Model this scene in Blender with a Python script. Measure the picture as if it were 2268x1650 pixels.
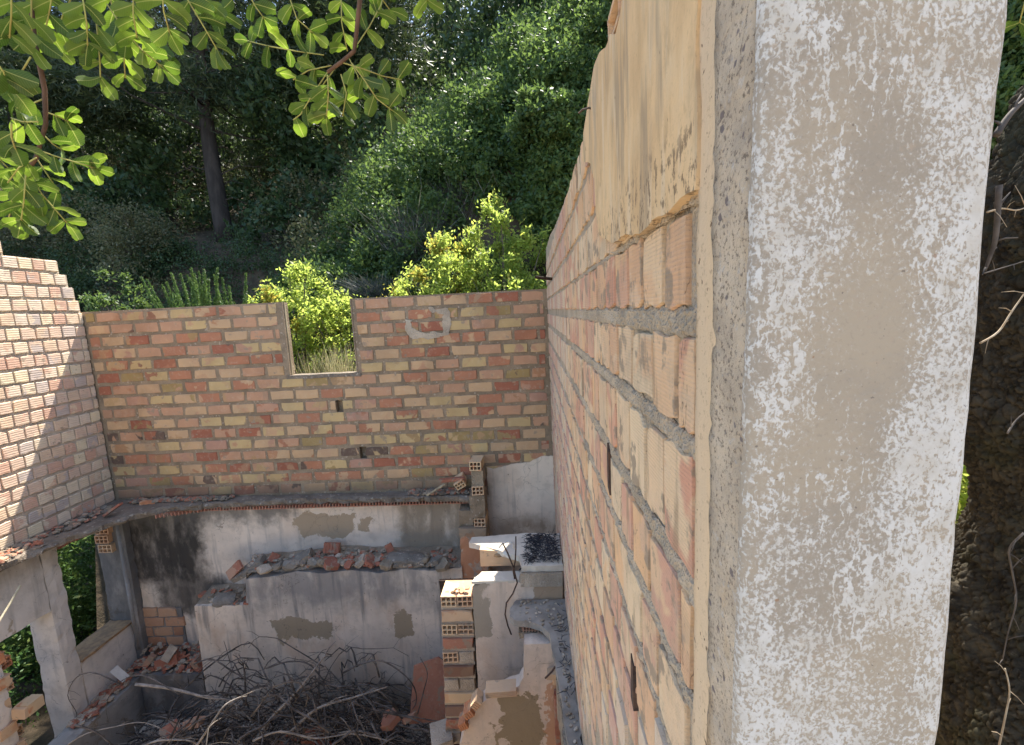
import bpy, math, random
import numpy as np
from mathutils import Vector, Matrix, noise as mn, kdtree

# ---------------------------------------------------------------- start clean
for o in list(bpy.data.objects): bpy.data.objects.remove(o, do_unlink=True)
SC = bpy.context.scene
COL = SC.collection
R = math.radians
rnd = random.Random(7)
nrg = np.random.default_rng(11)

# ---------------------------------------------------------------- camera
F, CX, CY, PW = 985., 1133.5, 825., 2267.
def nz(v): v = np.array(v, float); return v/np.linalg.norm(v)
YA = nz((1170-CX, CY-688, F)); DA = np.array((1480-CX, CY-8000, F)); DA = nz(DA-YA*DA.dot(YA)); ZA = -DA
XA = np.cross(YA, ZA); XA = XA if XA[0] > 0 else -XA
cam_d = bpy.data.cameras.new('camera'); cam = bpy.data.objects.new('camera', cam_d); COL.objects.link(cam)
cam_d.sensor_width = 36; cam_d.lens = F/PW*36; cam_d.clip_start = .01; cam_d.clip_end = 500
mw = Matrix.Identity(4)
for i, ax in enumerate((XA, YA, ZA)):
    mw[i][0] = ax[0]; mw[i][1] = ax[1]; mw[i][2] = -ax[2]
cam.matrix_world = mw
SC.camera = cam

# ---------------------------------------------------------------- sky, sun, exposure
SUN = Vector((.40, 1, 1.9)).normalized()
elev = math.asin(SUN.z); azim = math.atan2(SUN.x, SUN.y)
W = bpy.data.worlds.new('World'); SC.world = W; W.use_nodes = True
wn = W.node_tree.nodes; wn.clear()
sky = wn.new('ShaderNodeTexSky'); sky.sky_type = 'NISHITA'; sky.sun_disc = False
sky.sun_elevation = elev; sky.sun_rotation = azim
bg = wn.new('ShaderNodeBackground'); bg.inputs[1].default_value = .15
wo = wn.new('ShaderNodeOutputWorld')
W.node_tree.links.new(sky.outputs[0], bg.inputs[0]); W.node_tree.links.new(bg.outputs[0], wo.inputs[0])
sl = bpy.data.lights.new('sun', 'SUN'); sl.energy = 5.0; sl.angle = R(.5); sl.color = (1, .94, .84)
so = bpy.data.objects.new('sun', sl); COL.objects.link(so); so.location = (2, 8, 15)
so.rotation_euler = SUN.to_track_quat('Z', 'Y').to_euler()
VS = SC.view_settings
VS.view_transform = 'Standard'; VS.look = 'None'; VS.exposure = 1.6; VS.gamma = 1; VS.use_curve_mapping = False
SC.render.engine = 'CYCLES'
SC.cycles.max_bounces = 8; SC.cycles.diffuse_bounces = 5; SC.cycles.transmission_bounces = 5; SC.cycles.transparent_max_bounces = 6

# ---------------------------------------------------------------- helpers
def ray(x, y):
    c = np.array((x-CX, CY-y, F)); return np.array((c.dot(XA), c.dot(YA), c.dot(ZA)))
def onx(x, y, v): r = ray(x, y); return Vector(r*(v/r[0]))
def ony(x, y, v): r = ray(x, y); return Vector(r*(v/r[1]))
def onz(x, y, v): r = ray(x, y); return Vector(r*(v/r[2]))
def tag(o, label=None, cat=None, group=None, kind=None):
    if label: o['label'] = label
    if cat: o['category'] = cat
    if group: o['group'] = group
    if kind: o['kind'] = kind
    return o
def root(name, loc, label, cat, group=None):
    o = bpy.data.objects.new(name, None); COL.objects.link(o); o.location = loc; o.empty_display_size = .1
    return tag(o, label, cat, group)
def link(name, me, mat=None, parent=None, loc=(0, 0, 0), rot=(0, 0, 0), scl=(1, 1, 1)):
    """loc is in world space; parents are never rotated or scaled"""
    o = bpy.data.objects.new(name, me); COL.objects.link(o)
    if mat and me.materials.get(mat.name) is None and len(me.materials) == 0: me.materials.append(mat)
    l = Vector(loc)
    if parent:
        o.parent = parent; p = parent
        while p: l = l - p.location; p = p.parent
    o.location = l; o.rotation_euler = rot; o.scale = scl
    return o
def smooth(me, v=True):
    me.polygons.foreach_set('use_smooth', [v]*len(me.polygons)); return me

class MB:
    def __init__(s): s.v = []; s.f = []
    def add(s, vs, fs):
        b = len(s.v); s.v += [tuple(p) for p in vs]; s.f += [tuple(i+b for i in q) for q in fs]; return s
    def box(s, x0, x1, y0, y1, z0, z1):
        return s.add([(x0,y0,z0),(x1,y0,z0),(x1,y1,z0),(x0,y1,z0),(x0,y0,z1),(x1,y0,z1),(x1,y1,z1),(x0,y1,z1)],
                     [(0,3,2,1),(4,5,6,7),(0,1,5,4),(1,2,6,5),(2,3,7,6),(3,0,4,7)])
    def tube(s, pts, rad, n=5):
        pts = [Vector(p) for p in pts]; k = len(pts); b = len(s.v)
        up = Vector((.31, .52, .79))
        for i, p in enumerate(pts):
            t = (pts[min(i+1, k-1)]-pts[max(i-1, 0)]).normalized()
            a = t.cross(up).normalized(); c = t.cross(a)
            r = rad[i] if hasattr(rad, '__len__') else rad
            for j in range(n):
                w = 2*math.pi*j/n; s.v.append(tuple(p+(a*math.cos(w)+c*math.sin(w))*r))
        for i in range(k-1):
            for j in range(n):
                j2 = (j+1) % n; s.f.append((b+i*n+j, b+i*n+j2, b+(i+1)*n+j2, b+(i+1)*n+j))
        s.f.append(tuple(b+j for j in range(n))[::-1]); s.f.append(tuple(b+(k-1)*n+j for j in range(n)))
        return s
    def mesh(s, name):
        me = bpy.data.meshes.new(name); me.from_pydata(s.v, [], s.f); me.update(); return me
    def build(s, name, mat, parent=None, sm=False):
        me = s.mesh(name)
        if sm: smooth(me)
        return link(name, me, mat, parent, (parent_world(parent)*0))
def parent_world(p):
    l = Vector((0, 0, 0))
    while p: l = l+p.location; p = p.parent
    return l

def grid_box(x0, x1, y0, y1, z0, z1, step=.08, amp=.006, freq=6., edge=.0, seed=0):
    """closed box whose six faces are subdivided and pushed in and out: worn masonry, cast concrete"""
    mb = MB(); nx, ny, nzz = [max(1, int(round(abs(b-a)/step))) for a, b in ((x0,x1),(y0,y1),(z0,z1))]
    lut = {}
    def P(i, j, k):
        key = (i, j, k)
        if key not in lut:
            p = Vector((x0+(x1-x0)*i/nx, y0+(y1-y0)*j/ny, z0+(z1-z0)*k/nzz))
            q = p*freq+Vector((seed*7.1, seed*3.3, seed))
            d = mn.noise_vector(q)*amp + mn.noise_vector(q*3.1)*amp*.4
            ne = (i in (0, nx))+(j in (0, ny))+(k in (0, nzz))
            if ne >= 2 and edge:
                c = Vector(((x0+x1)/2, (y0+y1)/2, (z0+z1)/2)); dirn = Vector(((0 if i not in (0,nx) else (c.x-p.x)), (0 if j not in (0,ny) else (c.y-p.y)), (0 if k not in (0,nzz) else (c.z-p.z)))).normalized()
                d += dirn*edge*max(0, .4+mn.noise(q*2.3)*1.3)
            lut[key] = len(mb.v); mb.v.append(tuple(p+d))
        return lut[key]
    for i in range(nx):
        for j in range(ny):
            mb.f.append((P(i,j,0),P(i,j+1,0),P(i+1,j+1,0),P(i+1,j,0))); mb.f.append((P(i,j,nzz),P(i+1,j,nzz),P(i+1,j+1,nzz),P(i,j+1,nzz)))
    for i in range(nx):
        for k in range(nzz):
            mb.f.append((P(i,0,k),P(i+1,0,k),P(i+1,0,k+1),P(i,0,k+1))); mb.f.append((P(i,ny,k),P(i,ny,k+1),P(i+1,ny,k+1),P(i+1,ny,k)))
    for j in range(ny):
        for k in range(nzz):
            mb.f.append((P(0,j,k),P(0,j,k+1),P(0,j+1,k+1),P(0,j+1,k))); mb.f.append((P(nx,j,k),P(nx,j+1,k),P(nx,j+1,k+1),P(nx,j,k+1)))
    return mb
def jag(poly, step=.03, amp=.008, seed=0, closed=True):
    out = []; n = len(poly)
    for i in range(n if closed else n-1):
        a = Vector(poly[i]).to_2d(); b = Vector(poly[(i+1) % n]).to_2d(); k = max(1, int((b-a).length/step))
        for j in range(k):
            p = a.lerp(b, j/k); q = Vector((p.x*17+seed, p.y*17, seed*1.7))
            d = mn.noise_vector(q)*amp+mn.noise_vector(q*2.7)*amp*.5; out.append((p.x+d.x, p.y+d.y))
    if not closed: out.append(tuple(poly[-1]))
    return out
def prism(poly, lo, hi, axis='z', bev=.0):
    """polygon (ccw as listed) extruded between lo and hi along axis; poly coords are the two other axes in order"""
    mb = MB(); n = len(poly)
    def m(p, h): return {'z': (p[0], p[1], h), 'x': (h, p[0], p[1]), 'y': (p[0], h, p[1])}[axis]
    vs = [m(p, lo) for p in poly]+[m(p, hi) for p in poly]
    fs = [tuple(range(n))[::-1], tuple(range(n, 2*n))]+[(i, (i+1) % n, n+(i+1) % n, n+i) for i in range(n)]
    mb.add(vs, fs); return mb
def fixn(me):
    import bmesh
    b = bmesh.new(); b.from_mesh(me); bmesh.ops.recalc_face_normals(b, faces=b.faces); b.to_mesh(me); b.free(); return me

# ---------------------------------------------------------------- materials
class G:
    def __init__(s, name):
        s.m = bpy.data.materials.new(name); s.m.use_nodes = True; s.t = s.m.node_tree; s.t.nodes.clear(); s._p = None
    def n(s, typ, **kw):
        x = s.t.nodes.new(typ)
        for k, v in kw.items(): setattr(x, k, v)
        return x
    def put(s, sock, v):
        if hasattr(v, 'is_linked') or isinstance(v, bpy.types.NodeSocket): s.t.links.new(v, sock)
        elif v is not None:
            if isinstance(v, tuple) and len(v) == 3 and sock.type == 'RGBA': v = (*v, 1)
            sock.default_value = v
    def pos(s):
        if s._p is None: s._p = s.n('ShaderNodeNewGeometry').outputs['Position']
        return s._p
    def island(s): return s.n('ShaderNodeNewGeometry').outputs['Random Per Island']
    def orand(s): return s.n('ShaderNodeObjectInfo').outputs['Random']
    def local(s): return s.n('ShaderNodeTexCoord').outputs['Object']
    def map(s, v=None, sc=(1,1,1), loc=(0,0,0), rot=(0,0,0)):
        x = s.n('ShaderNodeMapping'); s.put(x.inputs[0], v if v is not None else s.pos()); x.inputs[1].default_value = loc; x.inputs[2].default_value = rot; x.inputs[3].default_value = sc; return x.outputs[0]
    def noise(s, scale, detail=5, rough=.55, vec=None, dist=0, col=False):
        x = s.n('ShaderNodeTexNoise'); s.put(x.inputs['Vector'], vec if vec is not None else s.pos())
        x.inputs['Scale'].default_value = scale; x.inputs['Detail'].default_value = detail; x.inputs['Roughness'].default_value = rough; x.inputs['Distortion'].default_value = dist
        return x.outputs['Color' if col else 'Fac']
    def voro(s, scale, feature='F1', vec=None, out='Distance', rnds=1.):
        x = s.n('ShaderNodeTexVoronoi', feature=feature); s.put(x.inputs['Vector'], vec if vec is not None else s.pos()); x.inputs['Scale'].default_value = scale; x.inputs['Randomness'].default_value = rnds
        return x.outputs[out]
    def wave(s, scale, direction='Z', vec=None, dist=0., ds=1.):
        x = s.n('ShaderNodeTexWave', wave_type='BANDS', bands_direction=direction); s.put(x.inputs['Vector'], vec if vec is not None else s.pos())
        x.inputs['Scale'].default_value = scale; x.inputs['Distortion'].default_value = dist; x.inputs['Detail Scale'].default_value = ds; return x.outputs['Fac']
    def ramp(s, fac, stops, interp='LINEAR'):
        x = s.n('ShaderNodeValToRGB'); x.color_ramp.interpolation = interp; e = x.color_ramp.elements
        while len(e) < len(stops): e.new(.5)
        for i, (p, c) in enumerate(stops): e[i].position = p; e[i].color = (*c, 1) if isinstance(c, tuple) else (c, c, c, 1)
        s.put(x.inputs[0], fac); return x.outputs[0]
    def mix(s, fac, a, b, mode='MIX'):
        x = s.n('ShaderNodeMix', data_type='RGBA', blend_type=mode); s.put(x.inputs[0], fac); s.put(x.inputs[6], a); s.put(x.inputs[7], b); return x.outputs[2]
    def ma(s, op, a, b=None, c=None):
        x = s.n('ShaderNodeMath', operation=op); s.put(x.inputs[0], a)
        if b is not None: s.put(x.inputs[1], b)
        if c is not None: s.put(x.inputs[2], c)
        return x.outputs[0]
    def mr(s, v, a, b, c=0., d=1., st=True):
        x = s.n('ShaderNodeMapRange', interpolation_type='SMOOTHSTEP' if st else 'LINEAR'); s.put(x.inputs[0], v)
        for i, q in enumerate((a, b, c, d)): s.put(x.inputs[i+1], q)
        return x.outputs[0]
    def warp(s, amp, scale, vec=None, detail=3):
        v = vec if vec is not None else s.pos()
        c = s.noise(scale, detail, .6, v, col=True)
        a = s.n('ShaderNodeVectorMath', operation='SUBTRACT'); s.put(a.inputs[0], c); a.inputs[1].default_value = (.5,.5,.5)
        b = s.n('ShaderNodeVectorMath', operation='SCALE'); s.put(b.inputs[0], a.outputs[0]); b.inputs['Scale'].default_value = amp*2
        d = s.n('ShaderNodeVectorMath', operation='ADD'); s.put(d.inputs[0], v); s.put(d.inputs[1], b.outputs[0]); return d.outputs[0]
    def sep(s, v):
        x = s.n('ShaderNodeSeparateXYZ'); s.put(x.inputs[0], v); return x.outputs
    def box(s, v, lim, soft=.05):
        """1 inside the limits {axis: (lo, hi)} of a (warped) position, soft edge"""
        q = s.sep(v); m = None
        for ax, (lo, hi) in lim.items():
            c = q[{'x': 0, 'y': 1, 'z': 2}[ax]]
            for k in ([s.mr(c, lo-soft, lo+soft)] if lo is not None else [])+([s.mr(c, hi+soft, hi-soft)] if hi is not None else []):
                m = k if m is None else s.ma('MULTIPLY', m, k)
        return m
    def bump(s, h, strength=.5, dist=.01, nrm=None):
        x = s.n('ShaderNodeBump'); x.inputs['Strength'].default_value = strength; x.inputs['Distance'].default_value = dist; s.put(x.inputs['Height'], h)
        if nrm is not None: s.put(x.inputs['Normal'], nrm)
        return x.outputs[0]
    def done(s, col, rough=.9, nrm=None, spec=.25, trans=None, tfac=.4):
        p = s.n('ShaderNodeBsdfPrincipled'); s.put(p.inputs['Base Color'], col); s.put(p.inputs['Roughness'], rough); p.inputs['Specular IOR Level'].default_value = spec
        if nrm is not None: s.put(p.inputs['Normal'], nrm)
        o = s.n('ShaderNodeOutputMaterial'); r = p.outputs[0]
        if trans is not None:
            t = s.n('ShaderNodeBsdfTranslucent'); s.put(t.inputs[0], trans); mx = s.n('ShaderNodeMixShader'); s.put(mx.inputs[0], tfac); s.put(mx.inputs[1], r); s.put(mx.inputs[2], t.outputs[0]); r = mx.outputs[0]
        s.t.links.new(r, o.inputs[0]); return s.m
M = {}
MORT = (.30, .235, .17)
def brick_mat(name, stops, groove=0, gs=.45, smear=.56, rough_bump=.4, grime=.5, blotch=.62):
    g = G(name); r = g.orand()
    off = g.n('ShaderNodeVectorMath', operation='ADD'); g.put(off.inputs[0], g.pos()); sc = g.n('ShaderNodeVectorMath', operation='SCALE'); sc.inputs[0].default_value = (3, 5, 7); g.put(sc.inputs['Scale'], r); g.put(off.inputs[1], sc.outputs[0])
    v = off.outputs[0]
    base = g.ramp(r, stops, 'CONSTANT')
    r2 = g.ma('FRACT', g.ma('MULTIPLY', r, 37.7))
    other = g.ramp(r2, stops, 'LINEAR')
    big = g.mr(g.noise(7, 3, .5, v, .3), blotch-.08, blotch-.02)
    c = g.mix(big, base, other)
    c = g.mix(g.mr(g.noise(5, 3, .6, v), .35, .7, 0, .5), c, g.mix(1., c, (1.25, 1.2, 1.1), 'MULTIPLY'))
    c = g.mix(g.mr(g.noise(24, 6, .65, v), .5, .8, 0, .3), c, (.62, .52, .4))
    fine = g.noise(130, 5, .7)
    c = g.mix(g.mr(fine, .62, .75, 0, grime), c, (.16, .11, .075))
    c = g.mix(g.mr(g.noise(13, 5, .6, v), smear, smear+.06, 0, .85), c, MORT)
    h = g.ma('ADD', g.ma('MULTIPLY', g.noise(45, 6, .65), .7), g.ma('MULTIPLY', fine, .35))
    n = g.bump(h, rough_bump, .006)
    if groove:
        w = g.wave(groove, 'Z', dist=1.2, ds=2.)
        w = g.mr(w, .25, .7)
        n = g.bump(w, gs, .003, n)
        c = g.mix(g.ma('MULTIPLY', g.ma('MULTIPLY', g.ma('SUBTRACT', 1., w), g.mr(g.noise(14, 3), .35, .65)), .22 if groove < 30 else .13), c, (.3, .19, .12))
    if name == 'brick_smooth':
        c = g.mix(g.mr(g.noise(1.6, 5, .6), .48, .66, 0, .4), c, g.mix(1., c, (.6,.56,.53), 'MULTIPLY')); c = g.mix(g.mr(g.noise(3.3, 6, .7, g.map(None, (1,1,.5), (1,4,2))), .60, .68, 0, .5), c, tuple(x*.9 for x in MORT))
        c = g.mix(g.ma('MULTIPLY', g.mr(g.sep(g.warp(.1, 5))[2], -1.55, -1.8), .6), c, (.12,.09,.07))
    if name == 'brick_near':
        st = g.noise(26, 5, .65, g.map(None, (1,1,.18))); c = g.mix(g.mr(st, .54, .68, 0, .65), c, (.31,.22,.14)); c = g.mix(g.mr(g.noise(9, 6, .7), .5, .68, 0, .5), c, (.42,.32,.22))
        cr = g.mr(g.ma('ABSOLUTE', g.ma('SUBTRACT', g.noise(20, 4, .6, g.map(None, (1,1,.22), (3,7,1))), .5)), .0, .006, 1., 0.); c = g.mix(g.ma('MULTIPLY', cr, g.mr(g.noise(7, 2), .5, .6, 0, .8)), c, (.12,.075,.045))
        c = g.mix(g.mr(g.noise(3.5, 4, .6), .5, .7, 0, .4), c, (.68,.52,.35))
    M[name] = g.done(c, .92, n, .15); return M[name]
RED, ORA, SAL, PEA, YEL, PNK, BRN = (.31,.12,.075), (.38,.175,.105), (.44,.255,.16), (.48,.32,.19), (.47,.34,.175), (.40,.23,.165), (.13,.09,.07)
brick_mat('brick_smooth', [(0,SAL),(.16,PEA),(.33,ORA),(.45,YEL),(.58,RED),(.68,PEA),(.78,SAL),(.88,PNK),(.93,(.31,.22,.10)),(.955,ORA),(.98,BRN)], smear=.62, grime=.35)
brick_mat('brick_ribbed', [(0,(.60,.44,.33)),(.2,(.64,.52,.38)),(.38,(.54,.34,.25)),(.5,(.64,.52,.40)),(.62,(.56,.36,.265)),(.7,(.66,.55,.38)),(.82,(.60,.44,.31)),(.93,(.47,.39,.34))], groove=16, gs=.6, smear=.63)
brick_mat('brick_near', [(0,(.61,.385,.235)),(.18,(.66,.45,.28)),(.36,(.56,.30,.205)),(.5,(.66,.48,.31)),(.64,(.58,.335,.235)),(.76,(.66,.42,.24)),(.88,(.67,.51,.335))], groove=62, gs=.45, smear=.56, rough_bump=.9, grime=.9, blotch=.58)
brick_mat('brick_hollow', [(0,(.55,.38,.24)),(.35,(.50,.22,.11)),(.6,(.58,.42,.26)),(.8,(.5,.3,.18))], smear=.6)
brick_mat('terracotta', [(0,(.34,.135,.085)),(.4,(.38,.18,.12)),(.7,(.30,.12,.08)),(.85,(.42,.25,.17))], smear=.55)
brick_mat('brick_sooty', [(0,(.42,.24,.15)),(.4,(.44,.27,.17)),(.7,(.34,.18,.11))], smear=.6, grime=.8)

def mortar_mat(name, col, bs=.6, sc=1., spk=.5):
    g = G(name)
    n1 = g.noise(60*sc, 6, .7); n2 = g.noise(6, 4, .6); vo = g.voro(140*sc)
    c = g.mix(g.mr(n2, .3, .7), tuple(x*.78 for x in col), tuple(min(.8, x*1.2) for x in col))
    c = g.mix(g.mr(n1, .5, .75, 0, .5), c, tuple(x*.62 for x in col))
    c = g.mix(g.mr(g.noise(210*sc, 3, .6), .6, .7, 0, spk), c, (.09, .07, .055))
    c = g.mix(g.mr(g.voro(90*sc, out='Color'), .82, .9, 0, .4), c, (.55, .48, .4))
    M[name] = g.done(c, .95, g.bump(g.ma('ADD', n1, g.ma('MULTIPLY', vo, .8)), bs, .008), .1); return M[name]
mortar_mat('mortar', (.27,.205,.14), .6, .7)
mortar_mat('mortar_sand', (.50,.405,.295), .9, 1.5, .55)
mortar_mat('mortar_pale', (.45,.37,.28), .8, .8, .5)
mortar_mat('broken_concrete', (.31,.25,.18), 1., .6, .5)
mortar_mat('rubble_floor', (.60,.51,.41), .9, .5, .25)
mortar_mat('slab_crumbly', (.20,.165,.13), 1., .6, .5)
mortar_mat('rock', (.25,.22,.18), .9, .5, .5)

SOOT = (.032,.029,.026)
def plaster_mat(name, stains, base=(.60,.55,.49), beige=(.38,.31,.22), streak=.5, patch=.60, axis='x', grey=(.24,.225,.205), warm=0.):
    """limewashed plaster: mottling, run-down streaks, bare patches and, where listed, soot"""
    g = G(name); p = g.pos()
    c = g.mix(g.mr(g.noise(2.2, 5, .6), .3, .7), base, tuple(x*.82 for x in base))
    c = g.mix(g.mr(g.noise(11, 6, .65), .48, .70, 0, .5), c, tuple(x*.62 for x in base))
    if warm: c = g.mix(g.mr(g.noise(3.1, 4, .6, g.map(p, (1,1,.5), (4,1,2))), .5, .68, 0, warm), c, (.52,.34,.21))
    st = g.noise(7, 5, .6, g.map(p, (1.6,1.6,.13)))
    c = g.mix(g.mr(st, .52, .72, 0, streak), c, grey)
    lum = g.mr(g.noise(2.6, 6, .6, g.warp(.12, 8), .4), patch, patch+.035)
    c = g.mix(g.ma('MULTIPLY', lum, .9), c, beige)
    for lim, col, amp, ws, soft, op in stains:
        wv = g.warp(.035, 26, g.warp(amp, ws, detail=5), 5)
        m = g.box(wv, lim, soft); m = g.ma('MULTIPLY', m, g.mr(g.noise(5, 6, .65, g.map(p, (1,1,.45))), .28, .55, .6 if col == SOOT else .25, 1.))
        if soft < .07: m = g.mr(m, .32, .5)
        c = g.mix(g.ma('MULTIPLY', m, op), c, col)
    pits = g.noise(34, 4, .6); c = g.mix(g.mr(pits, .67, .72, 0, .75), c, (.12,.1,.085))
    cr = g.voro(1.9, 'DISTANCE_TO_EDGE', g.warp(.12, 6)); crm = g.mr(cr, 0., .006, 1., 0.)
    c = g.mix(g.ma('MULTIPLY', crm, g.mr(g.noise(2, 2), .45, .6, 0, .6)), c, (.14,.12,.1))
    h = g.ma('ADD', g.ma('MULTIPLY', g.noise(14, 6, .6), 1.), g.ma('MULTIPLY', g.ma('ADD', lum, crm), -.35))
    M[name] = g.done(c, .93, g.bump(h, .5, .012), .12); return M[name]
plaster_mat('plaster_back', [
    ({'x': (-4.6,-3.62), 'z': (-2.75,-1.7)}, SOOT, .2, 4, .09, .95),
    ({'x': (-4.2,-3.35), 'z': (-3.15,-2.72)}, SOOT, .22, 4, .1, .85),
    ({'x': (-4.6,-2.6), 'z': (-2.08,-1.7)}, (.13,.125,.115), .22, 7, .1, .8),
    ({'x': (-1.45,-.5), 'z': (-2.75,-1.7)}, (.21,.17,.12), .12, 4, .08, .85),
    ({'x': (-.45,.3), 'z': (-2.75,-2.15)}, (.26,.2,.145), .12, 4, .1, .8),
    ({'x': (-2.55,-1.75), 'z': (-2.28,-2.02)}, (.36,.28,.19), .2, 3.5, .06, .95)], base=(.75,.64,.52), patch=.655, streak=.6, warm=.2)
plaster_mat('plaster_hearth', [
    ({'x': (-3.0,-.9), 'z': (-2.9,-2.3)}, (.19,.185,.18), .3, 3.4, .16, .75),
    ({'x': (-2.75,-2.15), 'z': (-3.24,-3.02)}, (.33,.265,.18), .22, 4.2, .04, .95),
    ({'x': (-1.52,-1.32), 'z': (-3.26,-2.98)}, (.33,.265,.18), .16, 4.2, .04, .95),
    ({'x': (-1.75,-.7), 'z': (-4.5,-3.78)}, (.23,.185,.135), .25, 3, .08, .9)], base=(.75,.64,.52), patch=.70, streak=.9, warm=.45)
plaster_mat('plaster_left', [
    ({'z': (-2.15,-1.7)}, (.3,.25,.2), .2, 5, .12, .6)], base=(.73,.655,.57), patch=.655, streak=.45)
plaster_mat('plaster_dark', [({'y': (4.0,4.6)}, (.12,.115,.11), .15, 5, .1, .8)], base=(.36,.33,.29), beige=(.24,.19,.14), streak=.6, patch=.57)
plaster_mat('plaster_stair', [
    ({'x': (-.33,-.02), 'z': (-2.95,-2.58)}, (.29,.22,.135), .2, 7, .02, .95),
    ({'x': (.0,.3), 'z': (-3.4,-2.45)}, (.48,.25,.13), .07, 9, .02, .8)], base=(.72,.575,.45), beige=(.42,.33,.22), streak=.3, patch=.71, warm=.25)
plaster_mat('plaster_rear', [({'x': (-.52,-.38), 'z': (-2.4,-1.9)}, (.28,.24,.18), .06, 9, .03, .8),
    ({'x': (-.05,.3), 'z': (-2.15,-1.9)}, (.36,.24,.14), .06, 9, .03, .8)], base=(.70,.575,.46), streak=.35, patch=.7, warm=.3)
plaster_mat('plaster_pier', [({'z': (-2.2,-1.5)}, (.24,.18,.12), .08, 6, .06, .7)], base=(.45,.36,.28), beige=(.46,.21,.11), streak=.4, patch=.5, warm=.6)

# render streaked on the near wall
g = G('render_streaked'); p = g.pos()
st1 = g.noise(9, 5, .6, g.warp(.05, 9, g.map(p, (1,1.3,.38), rot=(R(10),0,0)))); st2 = g.noise(30, 5, .65, g.warp(.03, 20, g.map(p, (1,1.2,.30), rot=(R(10),0,0))))
c = g.mix(g.mr(st1, .38, .66), (.70,.49,.27), (.57,.385,.205))
c = g.mix(g.mr(st2, .55, .7, 0, .5), c, (.42,.28,.15))
c = g.mix(g.mr(g.noise(4, 4, .6, g.map(p, (1,1.6,.4), rot=(R(8),0,0))), .52, .64, 0, .7), c, (.36,.30,.235))
dk = g.mr(g.noise(15, 3, .55, g.warp(.03, 10, g.map(p, (1,1.5,.22), (0,3,0), rot=(R(10),0,0)))), .54, .66); c = g.mix(g.ma('MULTIPLY', dk, .6), c, (.30,.24,.17))
dl = g.mr(g.noise(22, 3, .55, g.warp(.02, 10, g.map(p, (1,1.5,.2), (0,9,0), rot=(R(10),0,0)))), .58, .68); c = g.mix(g.ma('MULTIPLY', dl, .7), c, (.68,.53,.35))
c = g.mix(g.mr(g.noise(13, 4, .6, g.map(p, (1,1,.55), (2,5,1))), .5, .7, 0, .6), c, (.68,.51,.31))
c = g.mix(g.mr(g.noise(7, 6, .7, g.map(p, (1,1,.5), (7,1,4))), .56, .66, 0, .5), c, (.40,.285,.16))
low = g.box(g.warp(.03, 20), {'z': (None,.165)}, .03)
sp = g.ma('MULTIPLY', g.mr(g.noise(75, 5, .7, g.map(p, (1,1,.6))), .52, .6), low); c = g.mix(g.ma('MULTIPLY', sp, .8), c, (.16,.11,.07))
c = g.mix(g.mr(g.noise(48, 3, .6, g.map(p, (1,1,.5))), .69, .72, 0, .85), c, (.12,.075,.045))
c = g.mix(g.mr(g.noise(200, 4, .7), .55, .7, 0, .3), c, (.34,.24,.15))
M['render_streaked'] = g.done(c, .9, g.bump(g.ma('ADD', g.noise(22, 6, .6), g.ma('MULTIPLY', g.noise(140, 3, .6), .3)), .35, .006), .15)
# cement band beside the post
g = G('cement_band'); p = g.pos()
c = g.mix(g.mr(g.noise(8, 4, .6, g.map(p, (1,1,.2))), .4, .65), (.70,.50,.29), (.62,.47,.31))
c = g.mix(g.mr(g.noise(150, 4, .7), .56, .66, 0, .5), c, (.33,.23,.15)); c = g.mix(g.mr(g.noise(110, 2, .6), .67, .71, 0, .9), c, (.13,.08,.05))
M['cement_band'] = g.done(c, .9, g.bump(g.noise(90, 6, .7), .4, .004), .15)
# concrete with aggregate on the side of the post
g = G('concrete_aggregate'); p = g.pos()
c = g.mix(g.mr(g.noise(14, 5, .6), .35, .65), (.44,.36,.27), (.60,.49,.36))
c = g.mix(g.mr(g.noise(10, 4, .6, g.map(p, (1,1,.4), (2,0,5))), .58, .68, 0, .7), c, (.46,.31,.16))
ag = g.voro(95, out='Distance', vec=g.warp(.006, 60)); agc = g.voro(95, out='Color', vec=g.warp(.006, 60))
c = g.mix(g.ma('MULTIPLY', g.mr(ag, .32, .22), g.mr(agc, .70, .74)), c, (.20,.165,.155))
c = g.mix(g.mr(g.noise(240, 4, .7), .53, .63, 0, .85), c, (.17,.135,.105)); c = g.mix(g.mr(g.noise(60, 5, .65), .6, .66, 0, .5), c, (.62,.58,.52))
M['concrete_aggregate'] = g.done(c, .92, g.bump(g.ma('ADD', g.noise(100, 6, .7), g.ma('MULTIPLY', g.noise(30, 4, .6), .7)), .8, .006), .15)
# lichen-speckled face of the post
g = G('concrete_lichen'); p = g.pos()
gx, gy, gz = g.sep(p)
wv = g.warp(.003, 120, detail=4)
base = g.mix(g.mr(g.noise(11, 5, .6), .35, .65), (.36,.30,.225), (.305,.26,.205))
veins = g.noise(330, 2.5, .55, g.map(wv, (1,1,.8))); vein2 = g.noise(620, 2, .5, g.map(wv, (1,1,.9)))
ridge = g.mr(g.ma('ABSOLUTE', g.ma('SUBTRACT', g.noise(85, 3, .5, g.map(wv, (1.2,1,.38))), .5)), 0., .05, 1., 0.)
drip = g.ma('MULTIPLY', ridge, g.mr(g.noise(16, 3, .6, g.map(p, (1,1,.6), (4,1,8))), .42, .6))
dens = g.ma('ADD', g.noise(10, 4, .6, g.map(p, (1.1,1,.55), (3,0,1))), g.ma('ADD', g.mr(gx, .20, .275, 0, .13, False), g.mr(gz, .02, .2, 0, .07, False)))
bare = g.box(g.warp(.03, 18), {'x': (.216,.236), 'z': (-.15,.0)}, .012)
bare2 = g.box(g.warp(.04, 14), {'x': (.150,.205), 'z': (.10,.25)}, .02)
dens = g.ma('SUBTRACT', dens, g.ma('ADD', g.ma('MULTIPLY', bare, .10), g.ma('MULTIPLY', bare2, .02)))
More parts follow.
